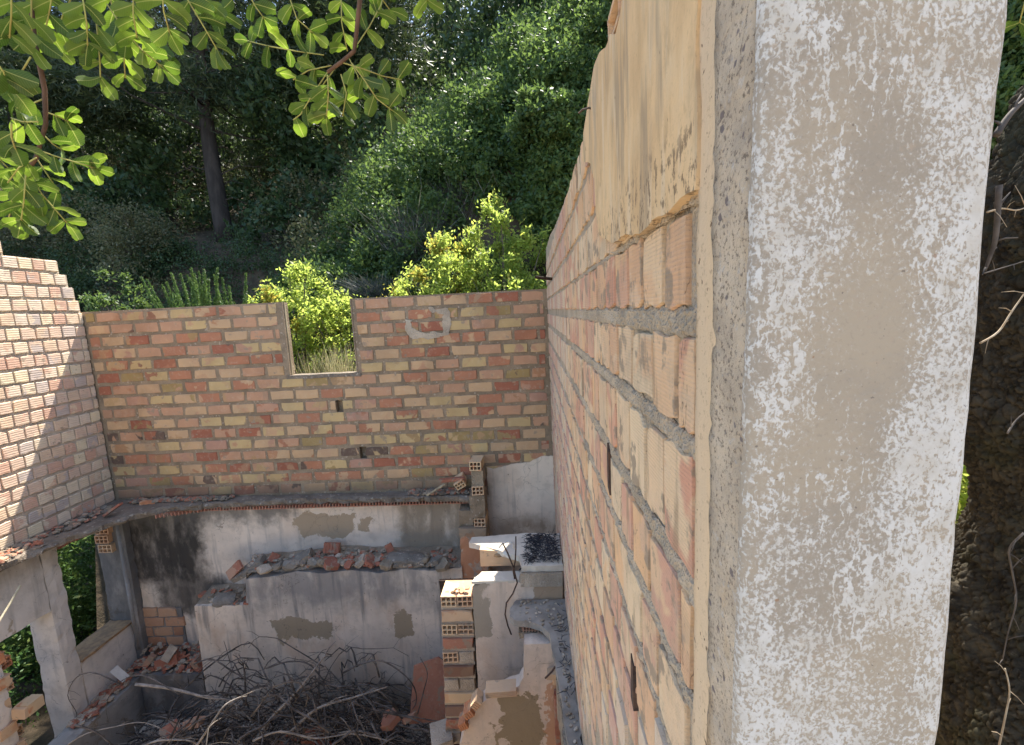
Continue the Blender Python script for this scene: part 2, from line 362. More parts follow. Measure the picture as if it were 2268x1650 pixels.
fld = g.ma('ADD', g.ma('ADD', g.ma('MULTIPLY', veins, .62), g.ma('MULTIPLY', vein2, .28)), g.ma('ADD', g.ma('MULTIPLY', drip, .17), g.ma('SUBTRACT', g.ma('MULTIPLY', dens, .76), .075)))
lm = g.ma('ADD', g.ma('MULTIPLY', g.mr(fld, .775, .865), .55), g.ma('MULTIPLY', g.mr(fld, .68, .95), .42))
c = g.mix(g.mr(g.noise(300, 3, .6), .55, .7, 0, .35), base, (.24,.2,.165))
lc = g.mix(g.mr(g.noise(40, 4, .6), .4, .65), (.61,.595,.565), (.52,.49,.44))
c = g.mix(g.ma('MULTIPLY', lm, .86), c, lc)
c = g.mix(g.ma('MULTIPLY', g.mr(g.noise(150, 4, .65, g.map(p, (1,1,1), (1,2,3))), .60, .68), .7), c, (.36,.29,.22))
c = g.mix(g.mr(g.noise(260, 2, .5, g.map(p, (1,1,1), (5,2,3))), .71, .75, 0, .7), c, (.15,.12,.1))
c = g.mix(g.mr(g.noise(60, 2, .5, g.map(p, (1,1,1), (9,2,3))), .765, .78, 0, .8), c, (.28,.17,.1))
M['concrete_lichen'] = g.done(c, .9, g.bump(g.ma('ADD', g.ma('MULTIPLY', lm, .5), g.noise(120, 5, .65)), .3, .003), .2)

def simple(name, c0, c1, sc=20, rough=.8, bs=.3, bd=.005, spec=.2, st=(1,1,1)):
    g = G(name); n = g.noise(sc, 5, .6, g.map(None, st)); M[name] = g.done(g.mix(g.mr(n, .35, .65), c0, c1), rough, g.bump(n, bs, bd), spec)
simple('wood_old', (.40,.33,.22), (.24,.19,.13), 30, st=(1,1,.1)); simple('twig', (.05,.042,.037), (.17,.145,.125), 9); simple('twig_pale', (.34,.30,.255), (.16,.135,.115), 14)
simple('charcoal', (.025,.025,.028), (.06,.06,.068), 40); simple('bark_brown', (.16,.085,.05), (.09,.055,.035), 60, st=(1,1,.4)); simple('rusty_iron', (.05,.035,.03), (.11,.065,.045), 60)
simple('pvc_grey', (.30,.30,.30), (.22,.21,.2), 5); simple('tile_white', (.66,.64,.6), (.56,.54,.5), 7); simple('pine_bark', (.06,.05,.044), (.035,.03,.027), 9, .9, .8, .03, .1, (1,1,.25))
simple('straw', (.60,.52,.36), (.42,.36,.24), 30); simple('dry_stem', (.30,.22,.14), (.42,.34,.24), 30); simple('soil', (.10,.075,.05), (.05,.042,.028), 3, .95, .6, .05)
simple('plastic_white', (.7,.66,.58), (.5,.46,.4), 40); simple('stone_brown', (.40,.25,.13), (.26,.17,.1), 20)
simple('slab_dark', (.21,.185,.155), (.33,.295,.25), 7, .9, .6, .01); simple('slab_pale', (.62,.56,.46), (.50,.44,.36), 7, .9, .5, .008)
simple('void_dark', (.03,.02,.015), (.05,.03,.02), 30)  # near-black, stands in for shade in the post seam and pillar holes
def leaf_mat(name, stops, trans, tfac=.4, rough=.5, spec=.3, tb=.18):
    g = G(name); r = g.island(); c = g.ramp(r, stops); c = g.mix(g.mr(g.noise(1.1, 3, .6), .35, .65, 0, .6), c, g.mix(1., c, (.55,.62,.6), 'MULTIPLY'))
    t = g.mix(.5, g.mix(1., c, trans, 'MULTIPLY'), tuple(x*tb for x in trans)); M[name] = g.done(c, rough, None, spec, t, tfac)
leaf_mat('leaf_sunny', [(0,(.12,.19,.04)),(.5,(.17,.24,.05)),(.85,(.24,.27,.055)),(1,(.34,.29,.07))], (1.9,2.1,.6), .62, tb=.36)
leaf_mat('leaf_yellow', [(0,(.16,.20,.04)),(.4,(.26,.26,.05)),(.8,(.36,.28,.06)),(1,(.38,.24,.07))], (1.9,1.7,.45), .6, tb=.3)
leaf_mat('leaf_mastic', [(0,(.045,.095,.04)),(.5,(.07,.125,.042)),(1,(.12,.165,.045))], (1.5,1.9,.6), .38)
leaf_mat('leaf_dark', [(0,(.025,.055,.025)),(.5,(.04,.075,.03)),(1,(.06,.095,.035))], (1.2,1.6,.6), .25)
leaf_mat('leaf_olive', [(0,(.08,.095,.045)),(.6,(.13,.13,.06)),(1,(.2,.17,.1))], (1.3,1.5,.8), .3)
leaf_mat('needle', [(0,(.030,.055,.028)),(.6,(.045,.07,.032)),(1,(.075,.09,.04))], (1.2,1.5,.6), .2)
leaf_mat('leaf_grey', [(0,(.10,.11,.105)),(.6,(.16,.165,.155)),(1,(.23,.22,.19))], (1.1,1.1,.9), .2)
leaf_mat('leaf_heath', [(0,(.05,.11,.03)),(.6,(.08,.16,.04)),(1,(.16,.2,.06))], (1.3,1.7,.6), .35)
leaf_mat('grass_dry', [(0,(.40,.36,.22)),(.6,(.5,.46,.3)),(1,(.3,.34,.16))], (1.4,1.3,.9), .4)
# carob leaflet seen close: midrib, side veins, browned rim
g = G('carob_leaflet'); l = g.local(); lx, ly, lz = g.sep(l); r = g.orand()
c = g.ramp(r, [(0,(.04,.075,.014)),(.35,(.06,.105,.018)),(.7,(.085,.135,.022)),(1,(.13,.17,.03))])
rib = g.mr(g.ma('ABSOLUTE', lx), .008, .022, 1., 0.)
vs = g.wave(3.6, 'Y', g.map(l, (1,1,1)), 0.) if False else None
vv = g.ma('FRACT', g.ma('MULTIPLY', g.ma('SUBTRACT', ly, g.ma('MULTIPLY', g.ma('ABSOLUTE', lx), .7)), 11.)); vein = g.mr(g.ma('ABSOLUTE', g.ma('SUBTRACT', vv, .5)), .05, .11, 1., 0.)
c = g.mix(g.ma('MULTIPLY', vein, .25), c, (.22,.28,.07)); c = g.mix(g.ma('MULTIPLY', rib, .8), c, (.42,.42,.12))
off = g.n('ShaderNodeVectorMath', operation='ADD'); g.put(off.inputs[0], l); g.put(off.inputs[1], g.n('ShaderNodeObjectInfo').outputs['Location'])
br = g.ma('MULTIPLY', g.mr(g.noise(3.2, 5, .65, off.outputs[0]), .60, .68), g.mr(r, .55, .75)); c = g.mix(br, c, (.10,.055,.02))
tr = g.mix(br, g.mix(g.ma('MULTIPLY', vein, .3), g.mix(g.mr(r, .2, 1.), (.085,.165,.010), (.27,.40,.03)), (.36,.44,.1)), (.10,.055,.012)); tr = g.mix(g.ma('MULTIPLY', rib, .6), tr, (.5,.54,.15))
M['carob_leaflet'] = g.done(c, .42, g.bump(vein, .25, .02), .4, tr, .45)
simple('rachis', (.36,.36,.11), (.30,.26,.08), 40)
# bark of the big trunk
g = G('bark_cracked'); p = g.pos(); n1 = g.noise(16, 6, .65)
c = g.mix(g.mr(n1, .35, .65), (.03,.026,.02), (.07,.06,.043)); c = g.mix(g.mr(g.noise(7, 5, .6), .5, .65, 0, .5), c, (.05,.05,.027)); c = g.mix(g.mr(g.noise(60, 4, .7), .58, .7, 0, .4), c, (.14,.12,.09))
M['bark_cracked'] = g.done(c, .95, g.bump(g.noise(70, 6, .7), .8, .006), .1)

g = G('soil_bank'); gy_ = g.sep(g.warp(.5, 1.2))[1]; n = g.noise(4, 6, .6)
c = g.mix(g.mr(n, .35, .65), (.10,.075,.05), (.05,.042,.028)); c = g.mix(g.ma('MULTIPLY', g.mr(gy_, 5.6, 4.4), g.mr(g.sep(g.pos())[0], -4.9, -4.5)), c, g.mix(g.mr(n, .35, .65), (.44,.345,.235), (.34,.26,.17)))  # unseen near ground made paler to bounce warm light onto the post
M['soil_bank'] = g.done(c, .95, g.bump(g.noise(14, 6, .65), .6, .04), .1)
# ---------------------------------------------------------------- terrain and floor
def sst(a, b, x): t = min(1, max(0, (x-a)/(b-a))); return t*t*(3-2*t)
def hill(x, y):
    back = -.95 if y < 6 else -.95
    left = sst(-4.74, -5.05, x)
    z = -.95+.62*max(0, y-6.2)
    z += min(7., max(0, .72*(x+4.2)))*sst(5.6, 8.2, y)
    z = z*(1-left*sst(9.5, 6., y))+(-4.15)*left*sst(9.5, 6., y)
    z += .35*mn.noise(Vector((x*.35, y*.35, 3)))*sst(5, 9, y)+.9*mn.noise(Vector((x*.1, y*.1, 7)))*sst(8, 20, y)
    return min(z, 24+.05*y)
def ground(x, y):
    if y > 4.45: return hill(x, y)
    if y < -.55: return -1.55+.1*mn.noise(Vector((x*.6, y*.6, 1)))
    if x > .25: return -1.6+.08*mn.noise(Vector((x*.8, y*.8, 1)))
    return -4.27+.04*mn.noise(Vector((x, y, 2)))
xs = np.unique(np.concatenate([np.arange(-80, -14, 4.), np.arange(-14, -4.8, .4), np.arange(-4.8, .2, .5), [.2, .33], np.arange(.5, 12, .4), np.arange(12, 81, 4.)]))
ys = np.unique(np.concatenate([np.arange(-60, -6, 5.), np.arange(-6, -.6, .6), [-.6, -.5], np.arange(0, 4.2, .5), [4.43, 4.52], np.arange(4.7, 16, .4), np.arange(16, 60, 2.), np.arange(60, 121, 6.)]))
V = [(x, y, ground(x, y)) for y in ys for x in xs]; nxg = len(xs)
Fc = [(j*nxg+i, j*nxg+i+1, (j+1)*nxg+i+1, (j+1)*nxg+i) for j in range(len(ys)-1) for i in range(nxg-1)]
tag(MB().add(V, Fc).build('hillside_ground', M['soil_bank'], sm=True), 'brown soil slope rising behind the ruin', None, None, 'structure')
fl = MB(); fx = np.arange(-4.6, .41, .1); fy = np.arange(-.45, 4.5, .1)
V = [(x, y, -4.2+.05*mn.noise(Vector((x*2.5, y*2.5, 4)))+.03*mn.noise(Vector((x*9, y*9, 4)))) for y in fy for x in fx]; n_ = len(fx)
fl.add(V, [(j*n_+i, j*n_+i+1, (j+1)*n_+i+1, (j+1)*n_+i) for j in range(len(fy)-1) for i in range(n_-1)])
us = grid_box(-4.45, .14, -.5, 1.15, -1.99, -1.83, .1, .012, 5, .02, 4).build('bounce_floor', M['slab_pale']); tag(us, 'unseen pale floor slab added under the viewer to bounce light', None, None, 'structure')  # unseen slab added as a reflector, bouncing warm sunlight onto the right wall
tag(fl.build('floor', M['rubble_floor'], sm=True), 'debris-strewn floor of the roofless room', None, None, 'structure')

# ---------------------------------------------------------------- bricks
def brick_mesh(i, rough=1., bev=.07, ins=(.965,.92)):
    r = random.Random(100+i); pts = []
    cs = [(-.5,-.5),(-.17,-.5),(.2,-.5),(.5,-.5),(.5,.05),(.5,.5),(.15,.5),(-.2,.5),(-.5,.5),(-.5,-.05)]
    pts = [(x+r.uniform(-.022,.012)*(1 if x > 0 else -1)*rough, z+r.uniform(-.05,.02)*(1 if z > 0 else -1)*rough) for x, z in cs]
    if r.random() < .55:
        k = r.choice((0,3,5,8)); pts[k] = (pts[k][0]*(1-.12*r.random()), pts[k][1]*(1-.3*r.random()))
    mb = MB(); n = len(pts)
    a = [(x*ins[0], 0+r.uniform(-.012,.012), z*ins[1]) for x, z in pts]; b = [(x, bev, z) for x, z in pts]; c = [(x, 1., z) for x, z in pts]
    mb.add(a+b+c, [tuple(range(n))]+[(i_+n, (i_+1) % n+n, (i_+1) % n, i_) for i_ in range(n)]+[(i_+2*n, (i_+1) % n+2*n, (i_+1) % n+n, i_+n) for i_ in range(n)])
    return fixn(mb.mesh('brick'))
BRICKS = {}
def brick_variant(mat):
    if mat not in BRICKS:
        BRICKS[mat] = [brick_mesh(i, 1.35, .05, (.985,.975)) if mat == 'brick_near' else brick_mesh(i) for i in range(10)]
        for m in BRICKS[mat]: m.materials.append(M[mat])
    return rnd.choice(BRICKS[mat])
def put_brick(parent, mat, u, z, L, H, face, D=.09, jit=.004, name='brick'):
    """face: ('y-', y0) wall seen from -Y, ('x+', x0) seen from +X, ('x-', x0) seen from -X"""
    k, c = face; me = brick_variant(mat); j = rnd.uniform(-jit, jit); ro = rnd.uniform(-.008, .008)
    if k == 'y-': loc, rz, rot = (u, c+j, z), 0, (0, ro, 0)
    elif k == 'x+': loc, rz, rot = (c-j, u, z), 90, (0, ro, R(90))
    else: loc, rz, rot = (c+j, u, z), -90, (0, ro, R(-90))
    return link(name, me, None, parent, loc, rot, (L, D, H))
def hollow_mesh(mat, name='hollow_brick', nx=3, w=.115, h=.085, d=.2, broken=0):
    mb = MB(); t = .009; r = random.Random(broken+5)
    px = [-w/2+i*(w-t)/nx for i in range(nx+1)]; pz = [-h/2, -t/2, h/2-t]
    for z in pz: mb.box(-w/2, w/2, 0, d, z, z+t)
    for x in px:
        for a, b in ((pz[0]+t, pz[1]), (pz[1]+t, pz[2])):
            mb.box(x, x+t, r.uniform(0, .02)*bool(broken), d, a, b)
    me = mb.mesh(name); me.materials.append(M[mat]); return me

# --- back wall
BY = 4.40; CP = .1255; ZT = .19
bw = root('brick_wall', (-2.2, BY, -4.2), 'shaded back wall of mixed red and yellow brick with a square window notch', 'wall')
NX0, NX1, NZ = -2.46, -1.75, -.545
holes = [(-1.98, 8), (-1.78, 12)]
core = MB(); seen = []
for k in range(17):
    z1 = ZT-k*CP; z0 = z1-CP*.78 if False else z1-CP+.028
    zc = (z1+z0)/2; H = z1-z0
    notch = z1 > NZ+.03
    segs = [(-4.5, NX0-.03), (NX1+.04, .175)] if notch else [(-4.5, .175)]
    for (a, b) in segs:
        u = a-(0 if k % 2 else .129)+rnd.uniform(-.03, .03)
        while u < b:
            L = .258+rnd.uniform(-.008, .008); x0, x1 = max(u, a), min(u+L, b); u += L
            gap = .018+rnd.random()*.012
            if x1-x0 < .05: continue
            hx = [h for h in holes if h[1] == k and x0 < h[0] < x1]
            dz = .008*mn.noise(Vector((x0*.9, k*3.1, 2)))
            if hx:
                h = hx[0]; core_h = (h[0]-.032, h[0]+.04, z0+.012*rnd.random(), z1); seen.append(core_h)
                for p0, p1 in ((x0, h[0]-.035), (h[0]+.04, x1-gap)):
                    if p1-p0 > .03: put_brick(bw, 'brick_smooth', (p0+p1)/2, zc+dz, p1-p0, H*.95, ('y-', BY))
            else:
                put_brick(bw, 'brick_smooth', (x0+x1-gap)/2, zc+dz, x1-x0-gap, H*rnd.uniform(.92, 1.02), ('y-', BY))
# mortar body in course-high strips, hollow behind the broken bricks
for k in range(17):
    z1 = ZT-k*CP+(.012 if k == 0 else 0); z0 = ZT-(k+1)*CP
    notch = z1 > NZ+.03; segs = [(-4.74, NX0), (NX1, .4)] if notch else [(-4.74, .4)]
    for a, b in segs:
        cuts = [s for s in seen if a < s[0] < b and s[2] < (z0+z1)/2 < s[3]]; x = a
        for s in sorted(cuts):
            core.box(x, s[0], BY+.006, BY+.105, z0, z1); core.box(s[0], s[1], BY+.075, BY+.105, z0, z1); x = s[1]
        core.box(x, b, BY+.006, BY+.105, z0, z1)
core.build('mortar', M['mortar'], bw)
for me_, s in (('notch', 1),):
    MB().box(NX0, NX0+.010, BY+.002, BY+.10, NZ+.004, ZT+.012).build('window_jamb', M['mortar'], bw); MB().box(NX0+.010, NX0+.016, BY+.03, BY+.05, NZ+.01, ZT+.01).build('window_bead', M['wood_old'], bw)
    MB().box(NX1-.012, NX1, BY-.002, BY+.10, NZ+.004, ZT+.012).build('window_jamb', M['mortar'], bw)
    grid_box(NX0-.03, NX1+.03, BY-.006, BY+.11, NZ-.03, NZ+.008, .06, .004, 9, 0, 3).build('window_sill', M['slab_crumbly'], bw)
# scratched render traces on the upper right of the back wall
for i, poly in enumerate([[(-1.22,-.02),(-1.17,-.02),(-1.16,-.12),(-1.08,-.16),(-.86,-.17),(-.84,-.09),(-.85,.02),(-.98,.04),(-.98,.07),(-.78,.07),(-.77,-.04),(-.8,-.2),(-.9,-.235),(-1.15,-.22),(-1.23,-.12)]]):
    o = prism(jag(poly, .018, .030, 5), BY-.008, BY+.02, 'y').build('render_patch', M['mortar_pale'], bw); fixn(o.data)
# plaster below
grid_box(-4.52, .3, BY-.012, BY+.22, -4.25, -1.88, .1, .006, 3, 0, 1).build('plaster_face', M['plaster_back'], bw)
pp = prism(jag([(-.5,-1.89),(.3,-1.89),(.3,-1.50),(.1,-1.47),(-.05,-1.535),(-.25,-1.55),(-.4,-1.6),(-.5,-1.58)], .03, .014, 2), BY-.011, BY+.1, 'y').build('plaster_patch', M['plaster_back'], bw); fixn(pp.data)
for r_, row in enumerate([(-4.42,-4.24,-4.02), (-4.43,-4.18,-3.95), (-4.44,-4.33,-4.1,-3.98), (-4.45,-4.2,-4.0), (-4.46,-4.36,-4.13,-4.0)]):
    for a, b in zip(row, row[1:]): put_brick(bw, 'brick_sooty', (a+b)/2, -3.11-.118*r_, b-a-.012, .105, ('y-', BY-.035), .06)
MB().box(-4.46,-3.97,BY-.026,BY-.011,-3.66,-3.07).build('mortar', M['plaster_dark'], bw)

# --- left wall
LX = -4.52
lw = root('brick_wall', (LX, 3.4, -4.2), 'sunlit left wall of pale ribbed bricks with stepped broken end', 'wall')
tops = [(4.385, .0), (4.365, .34-.06), (4.315, .43), (4.26, .56), (9, .69)]
lcore = MB(); zt = .69
for k in range(21):
    z1 = zt-k*CP; z0 = z1-CP+.022; zc = (z0+z1)/2; H = z1-z0
    yend = 4.235 if k == 0 else 4.30 if k == 1 else 4.345 if k == 2 else 4.375 if k == 3 else 4.395
    u = yend-.002; 
    if k % 2: 
        pass
    y1 = yend
    first = rnd.uniform(.04, .115) if k > 3 else .117
    while y1 > 2.55:
        L = first if first else .117+rnd.uniform(-.012, .014); first = None
        y0 = y1-L; dz = .008*mn.noise(Vector((y0*1.2, k*2.3, 8)))
        if z1 > -1.8: put_brick(lw, 'brick_ribbed', (y0+y1)/2, zc+dz, L-.010-rnd.random()*.006, H*rnd.uniform(.94, 1.03), ('x+', LX), .08, .0025)
        y1 = y0
    lcore.box(LX-.235, LX-.010, 2.5, yend+.008 if k < 4 else 4.39, z1-CP, z1+(.004 if k == 0 else 0))
for y0, y1 in ((3.3,3.42),(3.43,3.55),(3.56,3.70),(3.71,3.80)):
    put_brick(lw, 'brick_ribbed', (y0+y1)/2, zt+.07, y1-y0-.01, .1, ('x+', LX), .08)
lcore.box(LX-.235, LX-.012, 2.5, 3.8, zt+.004, zt+.125)
lcore.build('mortar', M['mortar_pale'], lw)
LP = -4.50
def lbox(name, y0, y1, z0, z1, x0=-4.75, x1=LP, mat='plaster_left', e=.012, sd=0):
    return grid_box(x0, x1, y0, y1, z0, z1, .06, .005, 5, e, sd).build(name, M[mat], lw)
lbox('plaster_post', 3.60, 3.745, -4.3, -1.95, sd=1)
lbox('lintel', 2.5, 3.597, -2.53, -1.95, sd=2)
lbox('parapet', 3.75, 4.325, -4.3, -3.19, x1=LP-.006, sd=3)
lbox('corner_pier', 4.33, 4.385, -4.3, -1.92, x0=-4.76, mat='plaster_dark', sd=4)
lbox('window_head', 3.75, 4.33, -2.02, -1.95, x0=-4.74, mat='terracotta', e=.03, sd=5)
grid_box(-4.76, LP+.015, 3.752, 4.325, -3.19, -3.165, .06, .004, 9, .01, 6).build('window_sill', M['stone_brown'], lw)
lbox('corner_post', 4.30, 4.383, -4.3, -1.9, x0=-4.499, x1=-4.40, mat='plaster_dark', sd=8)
pt = MB().tube([(-4.46,4.31,-3.5),(-4.455,4.30,-2.9),(-4.46,4.31,-1.95)], .022, 8); smooth(pt.mesh('x')); pt.build('drain_pipe', M['pvc_grey'], lw, True)
hm = hollow_mesh('brick_hollow')
for i in range(3):
    link('hollow_brick', hm, None, lw, (-4.62-.02*(i == 1), 4.28, -2.09-.105*i), (0, 0, R(0)), (1.3, 1, 1.05))
# near jamb of the doorway: broken hollow bricks
dj = [hollow_mesh('brick_hollow', broken=i+1) for i in range(3)]
lbox('door_jamb', 3.0, 3.20, -4.3, -2.53, x0=-4.75, x1=-4.53, sd=9)
for i in range(9):
    z = -2.66-.105*i
    if i == 5: continue
    link('hollow_brick', dj[i % 3], None, lw, (-4.575+.02*rnd.uniform(-1, 1), 3.22+.02*rnd.uniform(-1, 1), z), (0, 0, R(90 if i % 2 else 175)), (1.1, .6, 1.05))
pb = put_brick(lw, 'brick_hollow', 3.235, -3.17, .13, .1, ('x+', -4.39), .12); 
link('hollow_brick', hm, None, lw, (-4.44, 3.32, -3.17), (0, 0, R(180)), (.9, .6, 1.15))

# --- right wall
RX = .156
def rxw(y): return RX+.0072*(y-.4)
rw = root('brick_wall', (RX, 2.4, -4.2), 'long pale brick wall at right running away from the concrete post', 'wall')
zb = [(.345,.44),(.225,.325),(.10,.205),(-.004,.092),(-.133,-.036),(-.285,-.158),(-.42,-.314),(-.55,-.445)]
while zb[-1][0] > -4.1: a = zb[-1][0]; zb.append((a-.127, a-.024))
YS = {4: [.42,.48,.577,.70,.81,.908,1.01,1.13], 3: [.42,.447,.53,.627,.72,.83,.94], 5: [.425,.53,.62,.72,.84,.95], 6: [.43,.47,.60,.71,.80,.92], 7: [.44,.56,.65,.76]}
far = MB(); nearn = 0
for k, (z0, z1) in enumerate(zb):
    yy = list(YS.get(k, [.43+rnd.random()*.08]))
    while yy[-1] < 4.36: yy.append(min(4.385, yy[-1]+.118+rnd.uniform(-.02, .02)))
    for a, b in zip(yy, yy[1:]):
        if b-a < .03: continue
        y = (a+b)/2; L = b-a-.009-rnd.random()*.008; zc = (z0+z1)/2; H = (z1-z0)*rnd.uniform(.96, 1.03)
        if zc < -.98*y-.15: continue
        if k < 3 and y < .9 and z0 > .1: continue
        dz = .006*mn.noise(Vector((y*1.4, k*2.1, 4)))
        if y < 2.05 and nearn < 299 and zc > -.95*y-.08:
            put_brick(rw, 'brick_near', y, zc+dz, L, H, ('x-', rxw(y)), .06, .0010 if y < 1.2 else .0025); nearn += 1
        else:
            x = rxw(y)+rnd.uniform(-.003, .003); h = H/2; e = .006
            far.add([(x,y-L/2+e,zc-h+e),(x,y+L/2-e,zc-h+e),(x,y+L/2-e,zc+h-e),(x,y-L/2+e,zc+h-e),(x+.05,y-L/2,zc-h),(x+.05,y+L/2,zc-h),(x+.05,y+L/2,zc+h),(x+.05,y-L/2,zc+h)],
                    [(0,3,2,1),(0,1,5,4),(1,2,6,5),(2,3,7,6),(3,0,4,7)])
g = G('brick_far'); c = g.ramp(g.island(), [(0,(.60,.40,.27)),(.25,(.64,.48,.34)),(.45,(.58,.34,.25)),(.65,(.66,.5,.34)),(.85,(.6,.37,.27)),(1,(.64,.52,.36))], 'CONSTANT')
c = g.mix(g.mr(g.noise(22, 6, .65), .45, .72, 0, .5), c, (.62,.54,.42)); c = g.mix(g.mr(g.noise(90, 5, .7), .58, .72, 0, .6), c, (.2,.14,.09))
M['brick_far'] = g.done(c, .92, g.bump(g.ma('ADD', g.noise(60, 5, .7), g.mr(g.wave(36, 'Z', dist=1.2), .2, .8)), .6, .006), .15)
fo = far.build('far_bricks', M['brick_far'], rw); fixn(fo.data); fo['kind'] = 'stuff'
# mortar body: sloping worn top
prof = [(.37,.72),(.62,.66),(.69,.425),(.79,.475),(.87,.475),(1.06,.485),(1.25,.42),(1.63,.445),(2.22,.465),(2.9,.50),(3.33,.545),(3.9,.56),(4.39,.57)]
tp = jag(prof, .05, .008, 3, False)
mb = MB(); n = len(tp)
V = []
for y, z in tp:
    x = rxw(y)+.0062; V += [(x, y, -4.25), (x, y, z), (x+.15, y, z+.005), (x+.15, y, -4.25)]
fs = []
for i in range(n-1):
    for j in range(4): fs.append((4*i+j, 4*i+(j+1) % 4, 4*i+4+(j+1) % 4, 4*i+4+j))
fs += [(0,1,2,3), tuple(4*(n-1)+j for j in (3,2,1,0))]
o = mb.add(V, fs).build('mortar', M['mortar_sand'], rw); fixn(o.data)
# rough bed joints standing in places as ragged ribs of sandy mortar
def joint_rib(z0, z1, ya, yb, sd):
    pts = []; k = int((yb-ya)/.005); mbj = MB(); rows = 6
    for i in range(k+1):
        y = ya+(yb-ya)*i/k
        for j in range(rows+1):
            z = z0+(z1-z0)*j/rows+((.004*mn.noise(Vector((y*25, sd*3.7+j, 1)))+.0035*mn.noise(Vector((y*90, sd*3.7+j, 1)))) if j in (0, rows) else 0)
            d = .0 if j in (0, rows) else (.0024+.0034*mn.noise(Vector((y*70, z*70, sd)))+.0016*mn.noise(Vector((y*200, z*200, sd))))
            mbj.v.append((rxw(y)+.0048-d*1.35, y, z))
    for i in range(k):
        for j in range(rows): a = i*(rows+1)+j; mbj.f.append((a, a+1, a+rows+2, a+rows+1))
    return mbj
for i, (z0, z1) in enumerate([(-.0365,-.0025),(-.159,-.132),(-.315,-.284),(-.446,-.419),(-.572,-.549),(.09,.102)]):
    joint_rib(z0, z1, .42, 1.7, i).build('mortar_joint', M['mortar_sand'], rw, False)
# cement band between bricks and post, and the streaked render above
cb = MB(); ny_, nz_ = 6, 70
for j in range(nz_+1):
    z = -1.2+1.95*j/nz_
    for i in range(ny_+1):
        t = i/ny_; y = .366+(.006*mn.noise(Vector((z*16, 7, 1)))+.003*mn.noise(Vector((z*55, 7, 1))))*(1-t)+(.052+.004*mn.noise(Vector((z*22, 2, 5)))+.003*mn.noise(Vector((z*80, 2, 5))))*t
        cb.v.append((RX-.0052-.0005*(1-t)+.0012*mn.noise(Vector((y*60, z*30, 3)))+(.009 if i == ny_ else 0), y, z))
for j in range(nz_):
    for i in range(ny_): a = j*(ny_+1)+i; cb.f.append((a, a+1, a+ny_+2, a+ny_+1))
cb.build('cement_band', M['cement_band'], rw, True)
rp = [(.404,.094),(.52,.097),(.60,.093),(.70,.102),(.78,.108),(.86,.125),(.93,.145),(.965,.20),(.975,.26),(1.03,.31),(1.10,.335),(1.165,.36),(1.13,.41),(1.04,.44),(.95,.462),(.88,.455),(.82,.43),(.78,.425),(.735,.405),(.70,.41),(.675,.43),(.64,.52),(.60,.66),(.404,.70)]
rp = jag(rp, .018, .0065, 6)
o = prism(rp, RX-.0085, RX+.012, 'x').build('streaked_render', M['render_streaked'], rw); fixn(o.data)
for (yy_, zc_, w_, h_) in ((.93,-.345,.022,.11),(.715,-.66,.02,.10)):
    o = prism(jag([(yy_-w_/2, zc_-h_/2), (yy_+w_/2, zc_-h_/2+.01), (yy_+w_/2-.004, zc_+h_/2), (yy_-w_/2, zc_+h_/2-.012)], .008, .004, 3), rxw(yy_)-.003, rxw(yy_)+.02, 'x').build('cavity_patch', M['rusty_iron'], rw); fixn(o.data)  # dark plates, their colour standing in for shaded cavities in the brickwork
# pieces of hollow roof tile left on the wall top
ht = MB().box(RX-.002, RX+.09, .74, .83, .43, .437).box(RX-.002, RX+.09, .74, .745, .437, .472).box(RX-.002, RX+.09, .825, .83, .437, .48).box(RX-.002, RX+.09, .74, .835, .472, .480)
ht.build('roof_tile', M['brick_near'], rw)
MB().tube([(RX+.004,1.00,.405),(RX-.012,1.0,.412),(RX-.024,1.01,.414),(RX-.032,1.015,.409)], .0022, 5).build('wire_stub', M['rusty_iron'], rw)
MB().tube([(.18,3.3,.22),(.13,3.28,.225),(.06,3.25,.235)], .011, 7).build('pipe_stub', M['void_dark'], rw)

# --- concrete post at the near end of the right wall
post = root('concrete_post', (.21, .335, -1.55), 'close concrete post with white lichen speckles at the right', 'post')
grid_box(.1488, .272, .3095, .372, -1.6, 1.0, .012, .0022, 34, .0015, 2).build('post_core', M['concrete_aggregate'], post, True)
MB().box(.1535, .272, .3035, .311, -1.59, .99).build('post_joint', M['void_dark'], post)  # recessed filler, coloured near-black so the seam reads as shaded
# front skin: cast face with a slightly wavy right edge and a soft arris
sk = MB(); nzp = 130; prof_u = [(0,.009),(.0004,.004),(.003,.0008),(.008,0),(.03,0),(.06,.0003),(.09,0),(.118,.0006),(.1285,.0022),(.1345,.0075),(.1365,.018),(.137,.075)]
for j in range(nzp+1):
    z = -1.6+2.6*j/nzp
    for i, (u, d) in enumerate(prof_u):
        wob = (.0030*mn.noise(Vector((z*9, 1, 2)))+.0018*mn.noise(Vector((z*28, 4, 2)))+.0009*mn.noise(Vector((z*90, 4, 2))))*(1 if i > 6 else 0)-(.0016*mn.noise(Vector((z*24, 8, 2)))+.0012*mn.noise(Vector((z*85, 8, 2))))*(1 if i < 4 else 0)
        sk.v.append((.1445+u*1.095+wob+(.0104*(z+.05) if i < 5 else 0), .2965+d+.0012*mn.noise(Vector((u*14, z*8, 9))), z))
m_ = len(prof_u)
for j in range(nzp):
    for i in range(m_-1): a = j*m_+i; sk.f.append((a, a+1, a+m_+1, a+m_))
sk.build('post_face', M['concrete_lichen'], post, True)

